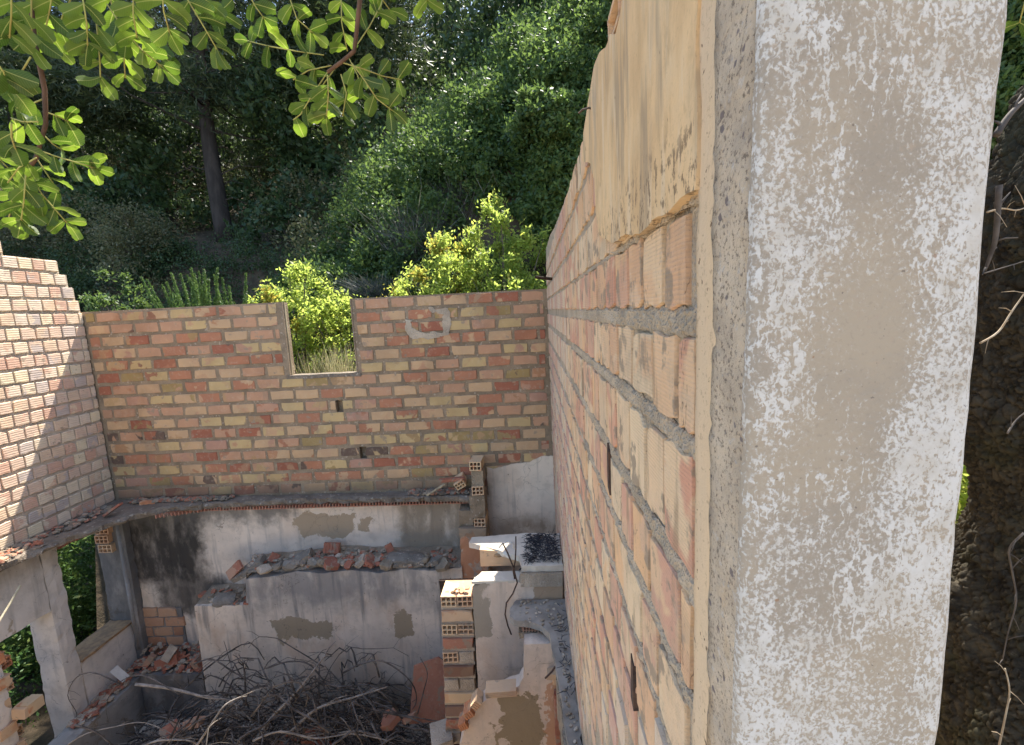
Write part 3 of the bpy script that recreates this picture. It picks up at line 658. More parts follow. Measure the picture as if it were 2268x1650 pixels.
# ---------------------------------------------------------------- what is left of the upper floor
sl_ = root('broken_floor_slab', (-2.5, 4.3, -1.85), 'ragged remnant of upper floor slab clinging along left and back walls', 'floor slab')
top = [(-4.6,2.6),(-4.28,2.6),(-4.30,3.15),(-4.27,3.45),(-4.14,3.72),(-4.0,4.02),(-3.75,4.18),(-3.3,4.24),(-2.35,4.27),(-1.4,4.25),(-.95,4.22),(-.62,4.20),(-.60,4.20),(-.52,4.22),(-.52,4.39),(-4.6,4.39)]
pj = jag(top, .03, .03, 9); mb = MB(); n = len(pj)
rings = []
for lvl, (z, sh) in enumerate([(-1.805,.012),(-1.815,.0),(-1.84,.0),(-1.865,.012)]):
    ring = []
    for i, (x, y) in enumerate(pj):
        q = Vector((x*9, y*9, lvl*2.)); cx_, cy_ = (-4.6-x if x < -3.9 else 0), (4.39-y if y > 3.9 else 0)
        d = Vector((cx_, cy_)); d = d.normalized()*(sh+.03*mn.noise(q)) if d.length > .05 else Vector((0, 0))
        ring.append((x+d.x, y+d.y, z+.014*mn.noise(q*1.7)))
    rings.append(ring)
mb.v = [p for r_ in rings for p in r_]
for a in range(3):
    for i in range(n): mb.f.append((a*n+i, a*n+(i+1) % n, (a+1)*n+(i+1) % n, (a+1)*n+i))
mb.f += [tuple(range(n)), tuple(range(3*n, 4*n))[::-1]]
o = mb.build('concrete_topping', M['slab_crumbly'], sl_); fixn(o.data)
vt = MB(); x = -3.85
while x < -.66:
    y = (4.25 if x > -3.4 else 4.25+(x+3.4)*.3)+.012*mn.noise(Vector((x*5, 1, 1)))
    w = .032; z = -1.868-.008*rnd.random()
    vt.box(x, x+.009, y, 4.37, z-.026, -1.862); x += w
vt.box(-3.7, -.66, 4.262, 4.37, -1.903, -1.894).build('hollow_tile_row', M['terracotta'], sl_)

# pier with hollow bricks right of the slab
pier = root('masonry_pier', (-.63, 4.25, -4.2), 'narrow plastered pier with exposed hollow bricks against the back wall', 'pier')
grid_box(-.78, -.505, 4.12, 4.385, -4.25, -2.10, .06, .006, 6, .012, 3).build('pier_shaft', M['plaster_pier'], pier)
for i, (x, z) in enumerate([(-.57,-2.05),(-.57,-1.72),(-.58,-1.47)]):
    link('hollow_brick', hm, None, pier, (x, 4.13, z), (0, 0, R(rnd.uniform(-4, 4))), (1, 1, 1.05))
grid_box(-.63, -.51, 4.15, 4.38, -1.68, -1.52, .05, .008, 9, .01, 4).build('mortar', M['broken_concrete'], pier)
grid_box(-.66, -.51, 4.13, 4.38, -2.0, -1.77, .05, .008, 9, .01, 5).build('mortar', M['mortar'], pier)
grid_box(-.78, -.64, 4.16, 4.38, -2.1, -1.93, .05, .008, 9, .01, 5).build('mortar', M['mortar'], pier)

# ---------------------------------------------------------------- hearth wall, benches
he = root('plaster_hearth_wall', (-2.1, 4.1, -4.2), 'stained off-white plaster half wall topped with rubble in front of back wall', 'half wall')
hp = [(-3.60,-4.25),(-.77,-4.25),(-.77,-2.50),(-1.1,-2.53),(-1.35,-2.50),(-1.6,-2.54),(-1.9,-2.50),(-2.2,-2.53),(-2.45,-2.50),(-2.7,-2.55),(-2.99,-2.57),(-3.03,-2.86),(-3.58,-2.86)]
o = prism(jag(hp, .04, .008, 3), 4.1, 4.383, 'y').build('plaster_front', M['plaster_hearth'], he); fixn(o.data)
be = root('masonry_bench', (-4.0, 4.0, -4.2), 'low dark plastered bench running round the left corner of room', 'bench')
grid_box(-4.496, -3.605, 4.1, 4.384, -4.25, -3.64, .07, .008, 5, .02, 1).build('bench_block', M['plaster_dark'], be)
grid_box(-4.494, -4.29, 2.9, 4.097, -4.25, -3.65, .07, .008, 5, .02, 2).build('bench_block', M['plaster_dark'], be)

# ---------------------------------------------------------------- stair remains at the right
pl = root('brick_pillar', (-.62, 3.1, -4.2), 'slim brick pillar showing rows of square hollow brick ends', 'pillar')
zz = -2.10; kinds = ['hh', 's', 'hb', 's', 'hm', 's', 'mm', 's', 's', 's', 'mm', 's']
for i, kd in enumerate(kinds):
    if kd[0] == 's':
        put_brick(pl, ['terracotta','brick_hollow','brick_smooth'][i % 3], -.620-.004*i, zz, .235, .088, ('y-', 3.0+.004*rnd.uniform(-1, 1)), .1)
    else:
        for j, ch in enumerate(kd):
            x = -.68+.121*j-.004*i
            if ch == 'm': put_brick(pl, 'mortar_pale', x, zz, .112, .085, ('y-', 3.004), .1, name='brick')
            else: link('hollow_brick', hm if ch == 'h' else dj[0], None, pl, (x, 3.0, zz), (0, 0, R(rnd.uniform(-2, 2))), (1, 1, 1))
    zz -= .114
jm = MB(); zz = -2.10
for i, kd in enumerate(kinds):
    jm.box(-.742-.004*i, -.50-.004*i, 3.012, 3.10, zz-.07, zz-.043)
    if kd[0] != 's': jm.box(-.6215-.004*i, -.6175-.004*i, 3.012, 3.10, zz-.043, zz+.044)
    zz -= .114
jm.build('mortar', M['mortar_pale'], pl)
grid_box(-.79, -.52, 3.205, 3.23, -4.25, -2.06, .05, .003, 9, .004, 3).build('pillar_dark_back', M['void_dark'], pl)  # near-black backing sheet, painting the shade inside the hollow brick ends
for i in range(7):
    s = .02+.02*rnd.random()
stw = root('stair_wall', (-.1, 3.05, -4.2), 'tall beige plaster stair wall behind the lower slab', 'wall')
o = prism(jag([(-.505,-4.25),(.16,-4.25),(.16,-1.975),(-.1,-1.98),(-.16,-1.95),(-.42,-1.955),(-.498,-1.985)], .03, .006, 4), 3.0, 3.12, 'y').build('plaster_face', M['plaster_rear'], stw); fixn(o.data)
prism(jag([(-.50,3.0),(-.15,3.0),(-.15,3.12),(-.44,3.12)], .03, .006, 2), -1.96, -1.94, 'z').build('ledge_cap', M['slab_pale'], stw)
o = prism([(-.46,-1.97),(-.12,-1.97),(-.12,-1.87),(-.46,-1.83)], 3.24, 3.3, 'y').build('brick_face', M['brick_hollow'], stw); fixn(o.data)
fixn(stw.children[1].data)
usl = root('concrete_stair_slab', (-.1, 3.2, -1.9), 'upper broken concrete slab, sunlit tip, strewn with charred twigs', 'slab')
o = prism(jag([(-.565,3.36),(-.36,3.26),(-.15,3.135),(-.13,3.0),(.168,3.0),(.175,3.47),(-.1,3.49),(-.54,3.44)], .03, .009, 7), -1.875, -1.832, 'z'); o = o.build('slab_body', M['slab_pale'], usl); fixn(o.data)
o = prism(jag([(-.14,2.985),(.165,2.985),(.165,3.1),(-.13,3.1)], .03, .006, 1), -1.985, -1.88, 'z').build('slab_edge', M['mortar_pale'], usl); fixn(o.data)
low = root('concrete_stair_slab', (0, 2.8, -2.1), 'lower dark concrete slab with broken front edge beside the brick wall', 'slab')
o = prism(jag([(-.215,2.81),(-.19,2.78),(-.05,2.74),(.0,2.71),(.045,2.65),(.07,2.4),(.085,2.2),(.095,2.0),(.11,1.8),(.118,1.3),(.168,1.3),(.172,2.4),(.176,2.985),(-.175,2.985),(-.22,2.9)], .025, .010, 8), -2.13, -2.085, 'z').build('slab_body', M['slab_dark'], low); fixn(o.data)
rib = MB(); 
for i in range(9):
    x = -.13+.02*i; rib.box(x, x+.006, 2.76-.07*max(0, (x+.05))-.02*(x > -.05), 2.95, -2.165, -2.128)
rib.box(-.14, .05, 2.78, 2.95, -2.172, -2.165).build('hollow_tile_row', M['terracotta'], low)
grid_box(-.16, .02, 2.765, 2.95, -2.22, -2.174, .03, .006, 12, .01, 3).build('mortar_bed', M['broken_concrete'], low)
o = prism(jag([(.075,2.35),(.085,2.1),(.09,1.8),(.1,1.3),(.166,1.3),(.172,2.6),(.12,2.62)], .02, .012, 5), -2.40, -2.134, 'z').build('broken_edge', M['broken_concrete'], low); fixn(o.data)
fsw = root('stair_wall', (-.15, 2.68, -4.2), 'low beige plaster wall with broken stepped left edge and brown bare patch', 'wall')
wp = [ony(x, y, 2.66) for x, y in ((1160,1425),(1160,1500),(1150,1518),(1092,1538),(1050,1568),(1030,1612),(1018,1650))]
poly = [(.16,-4.25),(.16,-2.175),(-.12,-2.175)]+[(p.x, p.z) for p in wp]+[(-.62,-3.3),(-.64,-4.25)]
o = prism(jag(poly, .025, .007, 3), 2.66, 2.76, 'y').build('plaster_face', M['plaster_stair'], fsw); fixn(o.data)
for i, (px, py, wd, hh, rr) in enumerate([(1088,1524,.21,.045,-4),(1056,1548,.05,.07,40),(1040,1570,.05,.07,55),(1028,1595,.05,.06,65)]):
    p = ony(px+22*(i == 0), py, 2.68); mb = MB()
    for q in range(4): mb.box(-wd/2, wd/2, -.05, .05, -hh/2+q*hh/4, -hh/2+(q+.72)*hh/4)
    mb.box(-wd/2+.002, wd/2-.002, -.046, .046, -hh/2, hh/2-.01)
    link('ribbed_brick', mb.mesh('ribbed_brick'), M['brick_hollow'], fsw, p, (0, R(rr), 0))
grid_box(.06, .10, 2.60, 2.655, -2.9, -2.5, .03, .006, 15, .01, 2).build('orange_brick_edge', M['terracotta'], fsw)
for i, (px, py) in enumerate([(1222,1500),(1236,1512),(1244,1530)]):
    p = ony(px, py, 2.6); put_brick(fsw, 'brick_hollow', p.x, p.z, .07, .045, ('y-', 2.6), .06)
# ---------------------------------------------------------------- rubble
def chunk_mesh(i, flat=.6, name='fragment'):
    r = random.Random(400+i); mb = MB(); import bmesh
    b = bmesh.new(); bmesh.ops.create_icosphere(b, subdivisions=2, radius=.5)
    for v in b.verts:
        q = v.co*2.1+Vector((i*3.3, 1, 2)); v.co *= 1+.42*mn.noise(q)+.16*mn.noise(q*2.7); v.co.z *= flat; v.co.x *= 1.25
        v.co = Vector((max(-.42, min(.42, v.co.x)), max(-.4, min(.4, v.co.y)), max(-.26, min(.26, v.co.z))))
    me = bpy.data.meshes.new(name); b.to_mesh(me); b.free(); return me
def shard_mesh(i, name='fragment'):
    r = random.Random(500+i); mb = MB(); n = r.choice((4, 5, 5, 6)); a0 = r.random()*6
    pts = [(.5*math.cos(a0+2*math.pi*k/n+r.uniform(-.35, .35))*r.uniform(.75, 1.1), .42*math.sin(a0+2*math.pi*k/n+r.uniform(-.3, .3))*r.uniform(.7, 1.1)) for k in range(n)]
    m = prism(pts, -.12, .12, 'z'); return fixn(m.mesh(name))
CH = [chunk_mesh(i) for i in range(6)]; SH = [shard_mesh(i) for i in range(8)]
def frag(name, kind, mat, loc, size, label, cat, group=None, rot=None, scl=(1, 1, 1)):
    me = (CH if kind == 'c' else SH)[rnd.randrange(len(CH if kind == 'c' else SH))].copy(); me.materials.clear()
    o = link(name, me, M[mat], None, loc, rot or (rnd.uniform(-.6, .6), rnd.uniform(-.6, .6), rnd.uniform(0, 6.3)), (size*scl[0], size*scl[1], size*scl[2])); return tag(o, label, cat, group)
def crumbs(name, label, boxes, n, smin, smax, mats, cat='rubble'):
    """loose crumbs nobody could count, one mesh per colour"""
    for m in mats:
        V = []; Fq = []
        for _ in range(n//len(mats)):
            x0, x1, y0, y1, zf = rnd.choice(boxes); x = rnd.uniform(x0, x1); y = rnd.uniform(y0, y1); s = rnd.uniform(smin, smax); z = zf(x, y)+s*.2
            me = SH[rnd.randrange(8)]; mt = Matrix.Rotation(rnd.uniform(0, 6), 3, 'Z') @ Matrix.Rotation(rnd.uniform(-.7, .7), 3, 'X'); b = len(V)
            V += [tuple(mt @ (v.co*s)+Vector((x, y, z))) for v in me.vertices]; Fq += [tuple(i+b for i in p.vertices) for p in me.polygons]
        tag(MB().add(V, Fq).build(name, M[m]), label+{'terracotta': ', red bits', 'broken_concrete': ', grey bits', 'mortar_pale': ', sandy bits', 'charcoal': ', black bits', 'slab_crumbly': ', dark bits'}.get(m, ''), cat, None, 'stuff')
def hz(x, y):
    base = -2.51+.06*math.exp(-((x+2.0)/.5)**2)+.03*math.exp(-((x+1.1)/.3)**2); t = (y-4.1)/.28
    return (base if x > -3.03 else -2.86)+t*.06+.02*mn.noise(Vector((x*6, y*6, 2)))
hm_ = MB(); hx = np.arange(-3.58, -.77, .05); hy = np.linspace(4.104, 4.38, 9)
hm_.add([(x, y, hz(x, y)) for y in hy for x in hx], [(j*len(hx)+i, j*len(hx)+i+1, (j+1)*len(hx)+i+1, (j+1)*len(hx)+i) for j in range(8) for i in range(len(hx)-1)])
hm_.build('rubble_bed', M['broken_concrete'], he)
crumbs('rubble', 'crumbled masonry lying on top of plaster half wall', [(-3.5,-.85,4.11,4.33,hz), (-2.4,-1.0,4.11,4.25,hz)], 420, .03, .085, ['terracotta','broken_concrete','mortar_pale'])
def bench_z(x, y): return -3.64+.16*max(0, (y-4.12))/.25*(1 if x > -4.4 else .6)
crumbs('rubble', 'broken brick crumbs heaped on the corner bench', [(-4.45,-3.65,4.12,4.35,bench_z), (-4.47,-4.31,3.5,4.25,bench_z)], 330, .03, .075, ['terracotta','mortar_pale'])
crumbs('rubble', 'debris scattered over the room floor', [(-4.0,-.8,2.4,3.85,lambda x, y: -4.19)], 420, .04, .12, ['terracotta','broken_concrete','charcoal'])
slabz = lambda x, y: -1.80
crumbs('rubble', 'crumbs lying along the broken floor slab', [(-4.48,-4.3,2.9,4.2,slabz), (-4.3,-3.2,4.28,4.36,slabz), (-1.3,-.6,4.26,4.37,slabz)], 700, .02, .075, ['terracotta','broken_concrete','slab_crumbly'])
crumbs('rubble', 'grit and chips lying on the lower stair slab', [(-.15,.15,2.72,2.97,lambda x, y: -2.085), (.1,.16,1.6,2.7,lambda x, y: -2.085)], 130, .008, .03, ['broken_concrete','mortar_pale'])
# bigger pieces, each a thing of its own
def P_(px, py, y): return ony(px, py, y)
frag('concrete_chunk', 'c', 'rock', P_(900,1238,4.2), .30, 'long cracked grey concrete lump at right end of the rubble ledge', 'concrete lump', rot=(.1,.05,.1), scl=(1.5,.8,.8))
frag('concrete_chunk', 'c', 'rock', P_(865,1248,4.15), .14, 'small grey lump left of the long cracked concrete lump', 'concrete lump')
frag('concrete_chunk', 'c', 'rock', P_(500,1327,4.18), .24, 'rounded grey concrete lump lying in the corner notch of half wall', 'concrete lump', rot=(0,.1,.2), scl=(1.1,.9,.9))
frag('concrete_slab_piece', 's', 'rock', P_(548,1262,4.2), .42, 'tilted grey slab piece leaning over the notch of half wall', 'slab piece', rot=(.1,R(-32),.1), scl=(1.3,.7,.5))
frag('concrete_slab_piece', 's', 'rock', P_(655,1243,4.2), .42, 'long tilted slab piece on the middle of rubble ledge', 'slab piece', rot=(.2,R(-26),.1), scl=(1.2,.6,.45))
def tile(px, py, y, w, h, t, rot, label, mat='terracotta', ribs=5):
    mb = MB().box(-w/2, w/2, -t/2, t/2, -h/2, h/2)
    for i in range(ribs): x = -w/2+w*(i+.15)/ribs; mb.box(x, x+w/ribs*.62, -t/2-.006, -t/2, -h/2+.002, h/2-.002)
    return tag(link('tile_fragment', mb.mesh('tile_fragment'), M[mat], None, P_(px, py, y), rot), label, 'tile fragment')
tile(735,1213,4.26,.16,.10,.04,(R(-15),R(6),.1),'ribbed red tile fragment standing upright on the rubble ledge')
tile(703,1243,4.16,.17,.06,.08,(R(-35),R(12),.2),'ribbed red tile fragment lying beside the long tilted slab piece',ribs=4)
tile(607,1235,4.25,.09,.09,.03,(R(-20),R(30),.2),'small red tile chip between the two tilted slab pieces',ribs=3)
tile(520,1262,4.19,.19,.10,.03,(R(-30),R(-42),.1),'orange tile fragment resting on the slab piece over the notch',ribs=0)
tile(455,1316,4.3,.11,.03,.08,(0,R(3),0),'thin orange tile edge sticking out of wall left of notch',ribs=0)
tile(862,1213,4.26,.07,.08,.03,(R(-10),R(-20),.3),'small orange tile chip beside the long concrete lump',ribs=0)
tile(372,1465,4.2,.24,.10,.07,(R(-25),R(-14),R(8)),'biggest red brick piece on the corner bench',ribs=0)
tile(440,1468,4.18,.13,.07,.10,(R(10),R(68),R(10)),'dark red brick standing on edge at bench end by the half wall',ribs=0)
tile(375,1447,4.18,.09,.16,.02,(R(-25),R(30),0),'pale tile shard leaning on the biggest red brick piece','mortar_pale',0)
tile(330,1463,4.2,.13,.06,.05,(R(-10),R(-50),.4),'tilted salmon brick shard left on the corner bench',ribs=0)
tile(265,1492,3.95,.07,.17,.018,(R(-20),R(-24),R(60)),'white glazed tile leaning against the window parapet','tile_white',0)
tile(250,1128,4.0,.17,.02,.06,(R(-10),R(-33),.4),'thin broken tile lying at the slab corner by left wall',ribs=0)
tile(330,1116,4.28,.15,.06,.06,(0,R(6),.1),'yellow brick lying on the slab at the left corner','brick_hollow',3)
tile(1000,1062,4.28,.26,.03,.05,(0,R(-2),.1),'stacked red tiles lying near hollow bricks on the slab',ribs=0)
link_ = tag(link('hollow_brick_fragment', dj[1], None, None, P_(1018,1075,4.24), (R(10), R(-30), 0), (.9,1,.9)), 'broken hollow brick tipped against the pier top', 'brick')
rod = MB().tube([P_(945,1097,4.2), P_(985,1072,4.2)], .012, 6).build('wood_stick', M['wood_old']); tag(rod, 'short pale stick lying on the slab beside pier', 'stick')
tp_ = tag(link('terracotta_panel', fixn(prism([(-.2,-.26),(.22,-.26),(.24,.16),(.05,.28),(-.18,.22)], -.015, .015, 'y').mesh('terracotta_panel')), M['terracotta'], None, P_(957,1528,3.72), (R(-18), R(6), R(12))), 'plain red clay panel leaning against half wall beside the brick pillar', 'clay panel')
tag(link('timber_offcut', MB().box(-.08,.08,-.1,.1,-.05,.05).mesh('timber_offcut'), M['mortar_pale'], None, P_(978,1632,3.02), (0, R(-4), .3)), 'pale block lying at the foot of the brick pillar', 'block')
for i, (px, py, s) in enumerate([(862,1595,.24),(905,1590,.16),(700,1640,.3),(640,1645,.25),(430,1600,.2),(380,1620,.22)]):
    frag('brick_fragment', 's', 'terracotta', P_(px, py, 3.5), s, ['flat red brick piece right of the brushwood, largest there','small red brick piece just left of the clay panel','big red brick piece at the bottom under the brush','red brick piece left of the bottom big one','red brick piece before the bench foot','lowest red brick piece before the bench'][i], 'brick piece', 'red brick pieces under the brushwood')
for i, (px, py, s) in enumerate([(1012,1306,.05),(1022,1310,.06),(1004,1312,.05),(1034,1303,.05),(990,1315,.045)]):
    frag('brick_fragment', 's', 'brick_hollow', P_(px, py-2, 3.05), s, ['pinkish chip at middle of the slim pillar top','largest pink chip on the slim pillar top','pink chip near the left of the slim pillar top','pink chip at right end of the slim pillar top','leftmost small chip on the slim pillar top'][i], 'brick chip', 'chips on the pillar top')
for i in range(16):
    x = -2.8+i*.125+rnd.uniform(-.04, .04); y = rnd.uniform(4.09, 4.17)
    frag('rubble_piece', rnd.choice('cs'), rnd.choice(['rock','broken_concrete','terracotta','mortar_pale']), (x, y, hz(x, y)+.025), rnd.uniform(.10, .20), '%s masonry piece, %s from the left in the rubble row on half wall' % (['rough','angular'][i % 2], ['first','second','third','fourth','fifth','sixth','seventh','eighth','ninth','tenth','eleventh','twelfth','thirteenth','fourteenth','fifteenth','sixteenth'][i]), 'masonry piece', 'rubble row on the half wall')
frag('stone', 'c', 'stone_brown', P_(1103,1226,3.25), .085, 'brown stone lying on the sunlit slab tip', 'stone', scl=(1,.8,.7))
frag('plaster_lump', 'c', 'plastic_white', P_(1122,1228,3.2), .10, 'crumpled whitish plaster lump beside brown stone', 'plaster lump', scl=(.9,.8,.8))
frag('tile_chip', 's', 'slab_pale', P_(1197,1268,3.07), .07, 'pale tile chip lying among the charred twigs', 'tile chip', rot=(.1,.05,.3), scl=(1.2,.6,.6))
frag('tile_chip', 's', 'stone_brown', P_(1187,1354,2.9), .06, 'brown tile chip at the back of lower slab', 'tile chip', rot=(.05,.05,.3), scl=(1.2,.6,.6))
frag('tile_chip', 's', 'slab_pale', P_(1194,1372,2.82), .04, 'small pale tile chip near front of lower slab', 'tile chip', rot=(.05,.05,.9), scl=(1.4,.6,.6))
# wires
mb = MB().tube([P_(x, y, 3.0) for x, y in ((1113,1203),(1124,1225),(1136,1255),(1145,1290),(1135,1315),(1121,1335),(1118,1360),(1124,1385),(1132,1405))], .0055, 6)
tag(mb.build('rebar_wire', M['rusty_iron'], sm=True), 'bent rusty wire hanging down in front of the stair wall', 'wire')
mb = MB().tube([P_(x, y, 3.02) for x, y in ((1142,1188),(1142,1215),(1141,1240),(1136,1265),(1140,1285))], .0055, 6)
tag(mb.build('rebar_wire', M['rusty_iron'], sm=True), 'upright rusty wire rising above the sunlit slab tip', 'wire')
mb = MB().tube([P_(x, y, 3.15) for x, y in ((1104,1214),(1112,1204),(1124,1200),(1136,1203),(1138,1214))], .006, 6)
tag(mb.build('wire_loop', M['plastic_white'], sm=True), 'white wire loop arching over the sunlit slab tip', 'wire')
mb = MB().tube([P_(1207,1502,2.5), P_(1222,1487,2.5), P_(1232,1472,2.5)], .006, 6); tag(mb.build('rusty_rod', M['rusty_iron']), 'short dark rod sticking out beside the lower slab', 'rod')
mb = MB().tube([onx(45,1296,-4.3), onx(20,1340,-4.3), onx(0,1372,-4.3), onx(-30,1440,-4.3)], .008, 6); tag(mb.build('cane', M['straw']), 'pale dry cane leaning at the doorway lintel', 'cane')
# charred twigs on the upper slab
def twigs(name, label, n, box, zf, L, r0, mat, lift=.03, kind='stuff', cat='twigs'):
    mb = MB()
    for _ in range(n):
        x = rnd.uniform(box[0], box[1]); y = rnd.uniform(box[2], box[3]); a = rnd.uniform(0, 6.3); l = L*rnd.uniform(.4, 1.2); z = zf(x, y)+rnd.uniform(.003, lift)
        p0 = Vector((x, y, z)); d = Vector((math.cos(a), math.sin(a), rnd.uniform(-.25, .3)))*l
        mb.tube([p0, p0+d*.5+Vector((rnd.uniform(-1, 1), rnd.uniform(-1, 1), rnd.uniform(-.3, .6)))*l*.12, p0+d], [r0, r0*.8, r0*.5], 4)
    return tag(mb.build(name, M[mat]), label, cat, None, kind)
twigs('charred_twigs', 'black charred twigs heaped on the upper slab against wall', 620, (-.10,.15,3.04,3.44), lambda x, y: -1.832+.012*(x > .02), .05, .0026, 'charcoal', .018)
twigs('charred_twigs', 'few black twigs caught along the lower slab by wall', 40, (.1,.15,2.1,2.9), lambda x, y: -2.085, .05, .0025, 'charcoal', .03)
mb = MB().tube([P_(1150,1262,3.1), P_(1190,1232,3.2), P_(1236,1206,3.3)], .007, 5); tag(mb.build('charred_branch', M['charcoal']), 'black charred branch resting on the twig heap', 'branch')

# ---------------------------------------------------------------- dead brushwood
def branch_pts(px, y, wob=.03):
    pts = [ony(a, b, y+wob*i) for i, (a, b) in enumerate(px)]; out = []
    for i in range(len(pts)-1):
        p0 = pts[max(0, i-1)]; p1 = pts[i]; p2 = pts[i+1]; p3 = pts[min(len(pts)-1, i+2)]
        for t in (0, .25, .5, .75): out.append(.5*((2*p1)+(p2-p0)*t+(2*p0-5*p1+4*p2-p3)*t*t+(3*p1-p0-3*p2+p3)*t**3))
    out.append(pts[-1]); return out
BR = [('pale forked branch rising from the middle of the brush pile', [(560,1650),(600,1590),(650,1540),(690,1490),(720,1450)], 3.35, .016, 'twig_pale'),
 ('pale crooked branch lying low across the brush pile', [(300,1515),(380,1525),(460,1545),(510,1552),(560,1600)], 3.3, .013, 'twig_pale'),
 ('pale branch slanting up to the right in the brush pile', [(640,1625),(700,1570),(780,1545),(860,1520)], 3.3, .014, 'twig_pale'),
 ('dark branch arching high over the left of the brush', [(430,1470),(470,1460),(520,1490),(580,1520),(640,1570)], 3.5, .009, 'twig'),
 ('dark looping branch arching highest at the right of brush', [(760,1490),(800,1470),(850,1465),(910,1510),(920,1560),(880,1600)], 3.5, .009, 'twig'),
 ('dark arched twig near the middle top of brush', [(590,1480),(640,1465),(690,1475),(740,1540),(790,1590)], 3.45, .008, 'twig'),
 ('upright dark twig with a hooked tip standing in brush', [(545,1560),(542,1500),(540,1465),(562,1462)], 3.45, .009, 'twig'),
 ('thin dark twig standing alone before the clay panel', [(925,1580),(938,1530),(946,1490),(930,1455)], 3.5, .006, 'twig'),
 ('long dark stem sweeping low to the foot of the pillar', [(760,1545),(820,1570),(900,1585),(985,1600)], 3.4, .009, 'twig'),
 ('thin looping bramble stem in front of the plaster post', [(400,1540),(330,1500),(290,1498),(255,1520),(235,1560),(240,1600)], 3.2, .005, 'twig'),
 ('wiry bramble loop hanging at the doorway', [(265,1515),(210,1490),(170,1500),(150,1540),(170,1580),(165,1610)], 3.25, .005, 'twig'),
 ('long grey bramble lying across the doorway foot', [(140,1655),(190,1625),(250,1610),(320,1600),(390,1630)], 3.1, .006, 'twig_pale'),
 ('dark twisted bramble crossing the post foot', [(165,1605),(210,1620),(250,1650),(280,1670)], 3.1, .008, 'twig'),
 ('pale stem leaning left at the bottom of brush', [(430,1660),(470,1600),(500,1560),(540,1540)], 3.0, .011, 'twig_pale'),
 ('pale curved stem at the bottom left corner of brush', [(300,1660),(350,1640),(420,1640),(440,1655)], 3.0, .009, 'twig_pale'),
 ('grey wavy stem running level along the bottom of brush', [(560,1640),(620,1620),(700,1635),(780,1625),(860,1640)], 3.05, .009, 'twig_pale')]
for lab, px, y, r0, mat in BR:
    pts = branch_pts(px, y); k = len(pts); mb = MB().tube(pts, [r0*(1-.65*i/k) for i in range(k)], 6)
    for i in range(3, k-1, 2):
        if rnd.random() < .6:
            d = (pts[i+1]-pts[i]).normalized()+Vector((rnd.uniform(-1, 1), rnd.uniform(-.6, .6), rnd.uniform(-.3, 1))); l = rnd.uniform(.05, .18)
            mb.tube([pts[i], pts[i]+d*l*.5, pts[i]+d*l+Vector((0, 0, -.2*l))], [r0*.4, r0*.3, r0*.15], 4)
    tag(mb.build('dead_branch', M[mat], sm=True), lab, 'branch', 'loose branches of the brush pile')
def brush(n, cx_, cy_, sx, sy, zb_, h, rr, mat, seed):
    r = random.Random(seed); mb = MB()
    for _ in range(n):
        x = cx_+r.gauss(0, sx); y = cy_+r.uniform(-sy, sy); a = r.uniform(0, math.pi); L = r.uniform(.4, 1.1); hh = h*r.uniform(.2, 1.)*math.exp(-((x-cx_)/(1.8*sx))**2)
        dx, dy = math.cos(a), math.sin(a)*.5; pts = []; cur = r.uniform(-.4, .4); z0 = zb_+r.uniform(0, hh)
        for i in range(8):
            t = i/7-.5; pts.append((x+dx*L*t+cur*.2*math.cos(5*t), max(2.5, min(4.05, y+dy*L*t+cur*.1)), max(-4.17, z0+(.25-t*t)*hh*r.uniform(.7, 1.1)+.02*r.uniform(-1, 1))))
        q = rr*r.uniform(.4, 1.2); mb.tube(pts, [q*(1-.08*i) for i in range(8)], 4)
        for i in range(1, 7):
            if r.random() < .55:
                l = r.uniform(.06, .22); d = Vector((r.uniform(-1, 1), r.uniform(-.5, .5), r.uniform(-.3, .9))); p = Vector(pts[i]); e = p+d*l; e.y = min(4.07, e.y); mb.tube([p, p+d*l*.5+Vector((0, 0, .02)), e], [q*.45, q*.35, q*.2], 3)
    return mb
tag(brush(520, -2.3, 3.45, .85, .5, -4.15, 1.1, .010, 'twig', 3).build('brushwood_pile', M['twig'], sm=True), 'dark tangle of dead brushwood heaped on the floor before half wall', 'brushwood', None, 'stuff')
tag(brush(130, -2.2, 3.3, .8, .4, -4.15, .6, .010, 'twig_pale', 5).build('brushwood_pile', M['twig_pale'], sm=True), 'pale dead sticks mixed into the brushwood heap', 'brushwood', None, 'stuff')
twigs('charred_litter', 'black charred litter covering the floor under the brush', 1500, (-4.2,-.8,2.4,4.05), lambda x, y: -4.15, .16, .005, 'charcoal', .10)
twigs('stick_litter', 'fine grey sticks covering the floor under the brush', 420, (-4.2,-.8,2.4,4.0), lambda x, y: -4.12, .25, .005, 'twig_pale', .15)

# ---------------------------------------------------------------- vegetation
def leaf_mesh(name, C, D, S, mat, fold=0.):
    """rhombic leaves: centres C, half-length vectors D, half-width vectors S"""
    n = len(C); V = np.empty((n, 4, 3), np.float32); V[:,0] = C-D; V[:,1] = C+S-D*.15; V[:,2] = C+D; V[:,3] = C-S-D*.15
    me = bpy.data.meshes.new(name); me.vertices.add(n*4); me.vertices.foreach_set('co', V.reshape(-1))
    me.loops.add(n*4); me.loops.foreach_set('vertex_index', np.arange(n*4, dtype=np.int32)); me.polygons.add(n); me.polygons.foreach_set('loop_start', np.arange(0, n*4, 4, dtype=np.int32))
    me.update(calc_edges=True); me.materials.append(M[mat]); return me
def rdir(n, zb=0., xy=1.):
    d = nrg.normal(size=(n, 3)); d[:,:2] *= xy; d[:,2] += zb; return d/np.linalg.norm(d, axis=1)[:,None]
def perp(d):
    a = np.cross(d, rdir(len(d))); return a/(np.linalg.norm(a, axis=1)[:,None]+1e-6)
